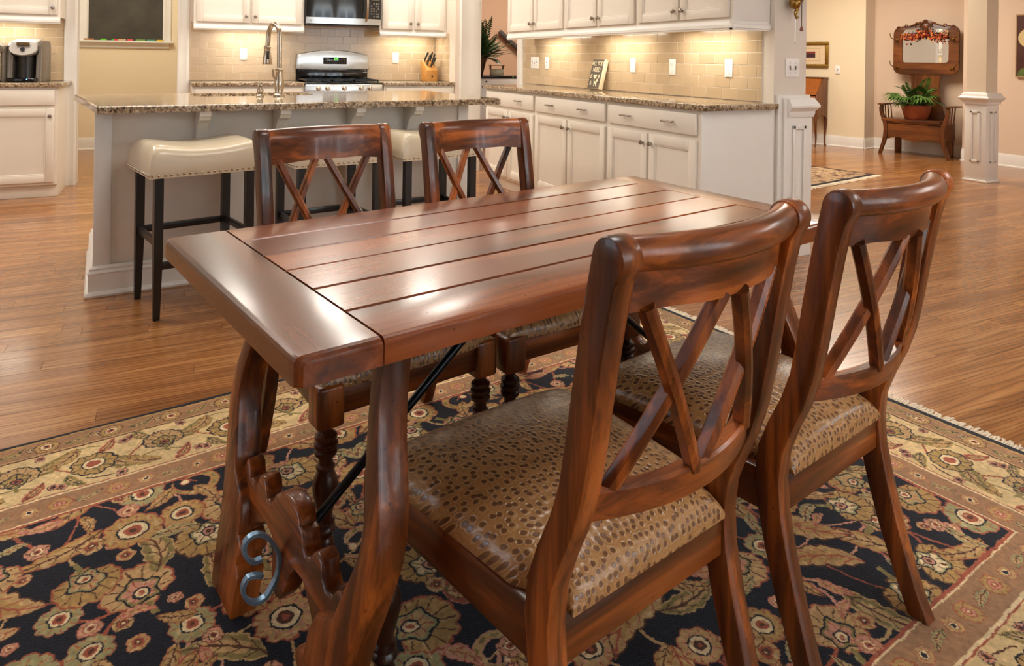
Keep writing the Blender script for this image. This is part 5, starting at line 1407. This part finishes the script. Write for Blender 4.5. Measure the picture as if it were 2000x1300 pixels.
bm = B(); prism(bm, [(.01, -.35), (.30, -.35), (.24, -.30), (.14, -.24), (.06, -.26), (.02, -.30)], 'y', -.0375, -.034); obj('green_leaf', bm, flat('painted_green', (88, 104, 40), .7, var=.2, vs=12), pa)

# ------------------------------------------------------------------ second rug in the hall
RA = R(11); r2 = thing('hall_rug', 'smaller beige patterned rug with black stripe and fringe on the hall floor', 'rug', (5.62, 5.42, 0), RA)
def hall_rug_mat():
    m, nt, b = mat_new('hall_rug_wool'); mp = coords(nt)
    v = N(nt, 'ShaderNodeTexVoronoi', Scale=9, feature='DISTANCE_TO_EDGE'); n = N(nt, 'ShaderNodeTexNoise', Scale=11, Detail=3); L(nt, mp.outputs[0], v.inputs['Vector']); L(nt, mp.outputs[0], n.inputs['Vector'])
    c1 = ramp(nt, n.outputs[0], [(.36, s2l(92, 54, 40)), (.46, s2l(164, 132, 96)), (.62, s2l(182, 156, 120)), (.70, s2l(84, 68, 54))])
    c2 = ramp(nt, v.outputs['Distance'], [(.02, (.4, .33, .28, 1)), (.06, (1, 1, 1, 1))]); L(nt, mix(nt, c1.outputs[0], c2.outputs[0], .6, 'MULTIPLY'), b.inputs['Base Color']); b.inputs['Roughness'].default_value = .95; return m
bm = B(); bx(bm, -1.0, -.62, .0005, 1.0, .74, .009); obj('pile', bm, hall_rug_mat(), r2)
bm = B(); bx(bm, -1.0, -.665, .0005, 1.0, -.62, .0095); bx(bm, .995, -.665, .0005, 1.03, .74, .0094); obj('black_stripe', bm, flat('rug_black', (26, 24, 26), .95), r2)
bm = B(); g = random.Random(6); x = -1.0
while x < 1.03:
    w = g.uniform(.010, .018); l_ = g.uniform(.06, .085); k = g.uniform(-.02, .02); loft(bm, [[(x, -.664, .001), (x, -.664, .007), (x + w, -.664, .007), (x + w, -.664, .001)], [(x + k, -.664 - l_, .001), (x + k, -.664 - l_, .004), (x + k + w, -.664 - l_, .004), (x + k + w, -.664 - l_, .001)]]); x += w * .95
obj('fringe', bm, flat('hall_fringe', (216, 202, 176), .9), r2, kind='stuff')

# ------------------------------------------------------------------ sconce and pull cord at the pilaster
scn = thing('wall_sconce', 'aged brass wall sconce with scrolled arm at the top of the pilaster', 'sconce', (3.40, 3.089, 1.52), 0)
bm = B(); lathe(bm, [(.001, -.012), (.030, -.012), (.038, -.004), (.038, 0)], 16, (.02, 0, .16), 'y'); obj('back_plate', bm, BRASS, scn)
bm = B(); ball(bm, (-.02, -.05, .022), .034, 16, (1, 1, 1.1)); lathe(bm, [(.012, .05), (.03, .075), (.05, .12), (.055, .16), (.05, .16), (.01, .08)], 16, (-.02, -.05, 0)); obj('lamp_body', bm, BRASS, scn)
bm = B(); tube(bm, [(.02, -.01, .15), (.045, -.05, .10), (.04, -.055, .05), (.015, -.05, .02), (.0, -.05, -.02), (-.012, -.05, -.05), (-.004, -.05, -.068), (.010, -.05, -.062)], [.011, .011, .012, .011, .009, .009, .009, .006], 9)
for k in range(6): ball(bm, (.045 - .012 * k, -.052, .075 - .022 * k), .012, 7, (1, .7, 1.3))
obj('scroll_arm', bm, BRASS, scn)
bm = B(); tube(bm, [(-.012, -.048, -.06), (-.012, -.048, -.215)], .0016, 6); ball(bm, (-.012, -.048, -.218), .004, 7); obj('pull_chain', bm, STEEL, scn)
pcd = thing('pull_cord', 'dark pull cord with a small wooden knob hanging beside the pilaster', 'pull cord', (2.965, 2.62, 0), 0)
bm = B(); tube(bm, [(0, 0, 1.372), (0, 0, CZ)], .0022, 6); obj('cord', bm, flat('cord_dark', (66, 50, 42), .7), pcd)
bm = B(); lathe(bm, [(.001, 1.346), (.008, 1.347), (.0095, 1.355), (.007, 1.366), (.003, 1.373), (.001, 1.374)], 12); obj('wooden_knob', bm, flat('cord_knob', (112, 56, 32), .4), pcd)

# ------------------------------------------------------------------ room behind the kitchen: appliance, caddy, plant, handrail
ap = thing('silver_appliance', 'silver appliance with black top edge seen through the gap beside the right run', 'appliance', (3.66, 8.45, 0), 0)
bm = B(); bx(bm, 0, .0, .0, .66, .60, .925, .006); obj('body', bm, flat('appliance_silver', (198, 192, 186), .35, .3), ap)
bm = B(); bx(bm, -.004, -.02, .925, .664, .60, .962, .008, 3); obj('black_top', bm, BLACKGLOSS, ap)
bm = B(); bx(bm, .03, -.004, .795, .60, .004, .835, .004); obj('front_slot', bm, BLACKGLOSS, ap)
bm = B(); lathe(bm, [(.001, -.006), (.012, -.006), (.012, .002)], 12, (.09, 0, .885), 'y'); obj('maker_badge', bm, DARKPL, ap)
bm = B(); lathe(bm, [(.001, -.028), (.010, -.028), (.010, -.018)], 12, (.47, 0, .945), 'y'); obj('green_light', bm, flat('green_dot', (120, 160, 50), .4), ap)
cd = thing('wire_caddy', 'small square metal caddy standing on the silver appliance', 'caddy', (3.93, 8.52, .9625), R(-15))
bm = B()
for (a, b, c, d) in ((-.085, -.06, .085, -.052), (-.085, .052, .085, .06), (-.085, -.052, -.077, .052), (.077, -.052, .085, .052)): bx(bm, a, b, 0, c, d, .085, .002)
bx(bm, -.077, -.052, 0, .077, .052, .01); obj('basket', bm, flat('caddy_metal', (146, 140, 116), .35, .6), cd)
bm = B()
for s in (-1, 1): bx(bm, s * .085 - .004, -.06, .085, s * .085 + .004, .06, .135, .002)
bx(bm, -.105, -.066, .132, .105, .066, .141, .003); obj('top_rim', bm, flat('caddy_wood', (126, 96, 62), .5), cd)
pl = thing('potted_palm', 'dark leafy palm in a tall brown vase behind the white casing', 'potted plant', (3.71, 8.62, .9625), 0)
bm = B(); lathe(bm, [(.001, 0), (.052, 0), (.060, .02), (.092, .15), (.112, .235), (.118, .25), (.108, .25), (.095, .20), (.001, .19)], 22); obj('vase', bm, flat('vase_brown', (62, 40, 26), .3), pl)
bm = B(); lathe(bm, [(.001, .20), (.100, .20), (.096, .222), (.001, .23)], 16); obj('soil', bm, SOIL, pl)
G1 = frond_mesh('frond', .34, .55, 14, .085, LEAFD, 1.0, .014); G2 = frond_mesh('frond', .40, .30, 15, .075, LEAFD, 1.25, .014)
add_fronds(pl, [G1, G2, G1], 84, .225, 5, (-.7, .8), (.7, 1.2), .04)
hr = thing('stair_handrail', 'dark wooden handrail slanting down on the wall behind the kitchen', 'handrail', (0, 0, 0), 0)
bm = B(); bar(bm, (4.62, 9.93, 1.62), (5.32, 9.93, 1.05), .05, .07, bev=.012); obj('rail', bm, flat('rail_dark_wood', (56, 38, 30), .4), hr)
bm = B()
for f in (.2, .8): p = Vector((4.62, 9.93, 1.62)).lerp(Vector((5.32, 9.93, 1.05)), f); tube(bm, [(p.x, 10.0, p.z - .06), (p.x, 9.95, p.z - .05), (p.x, 9.93, p.z - .02)], .008, 8)
obj('bracket', bm, BLACKM, hr)
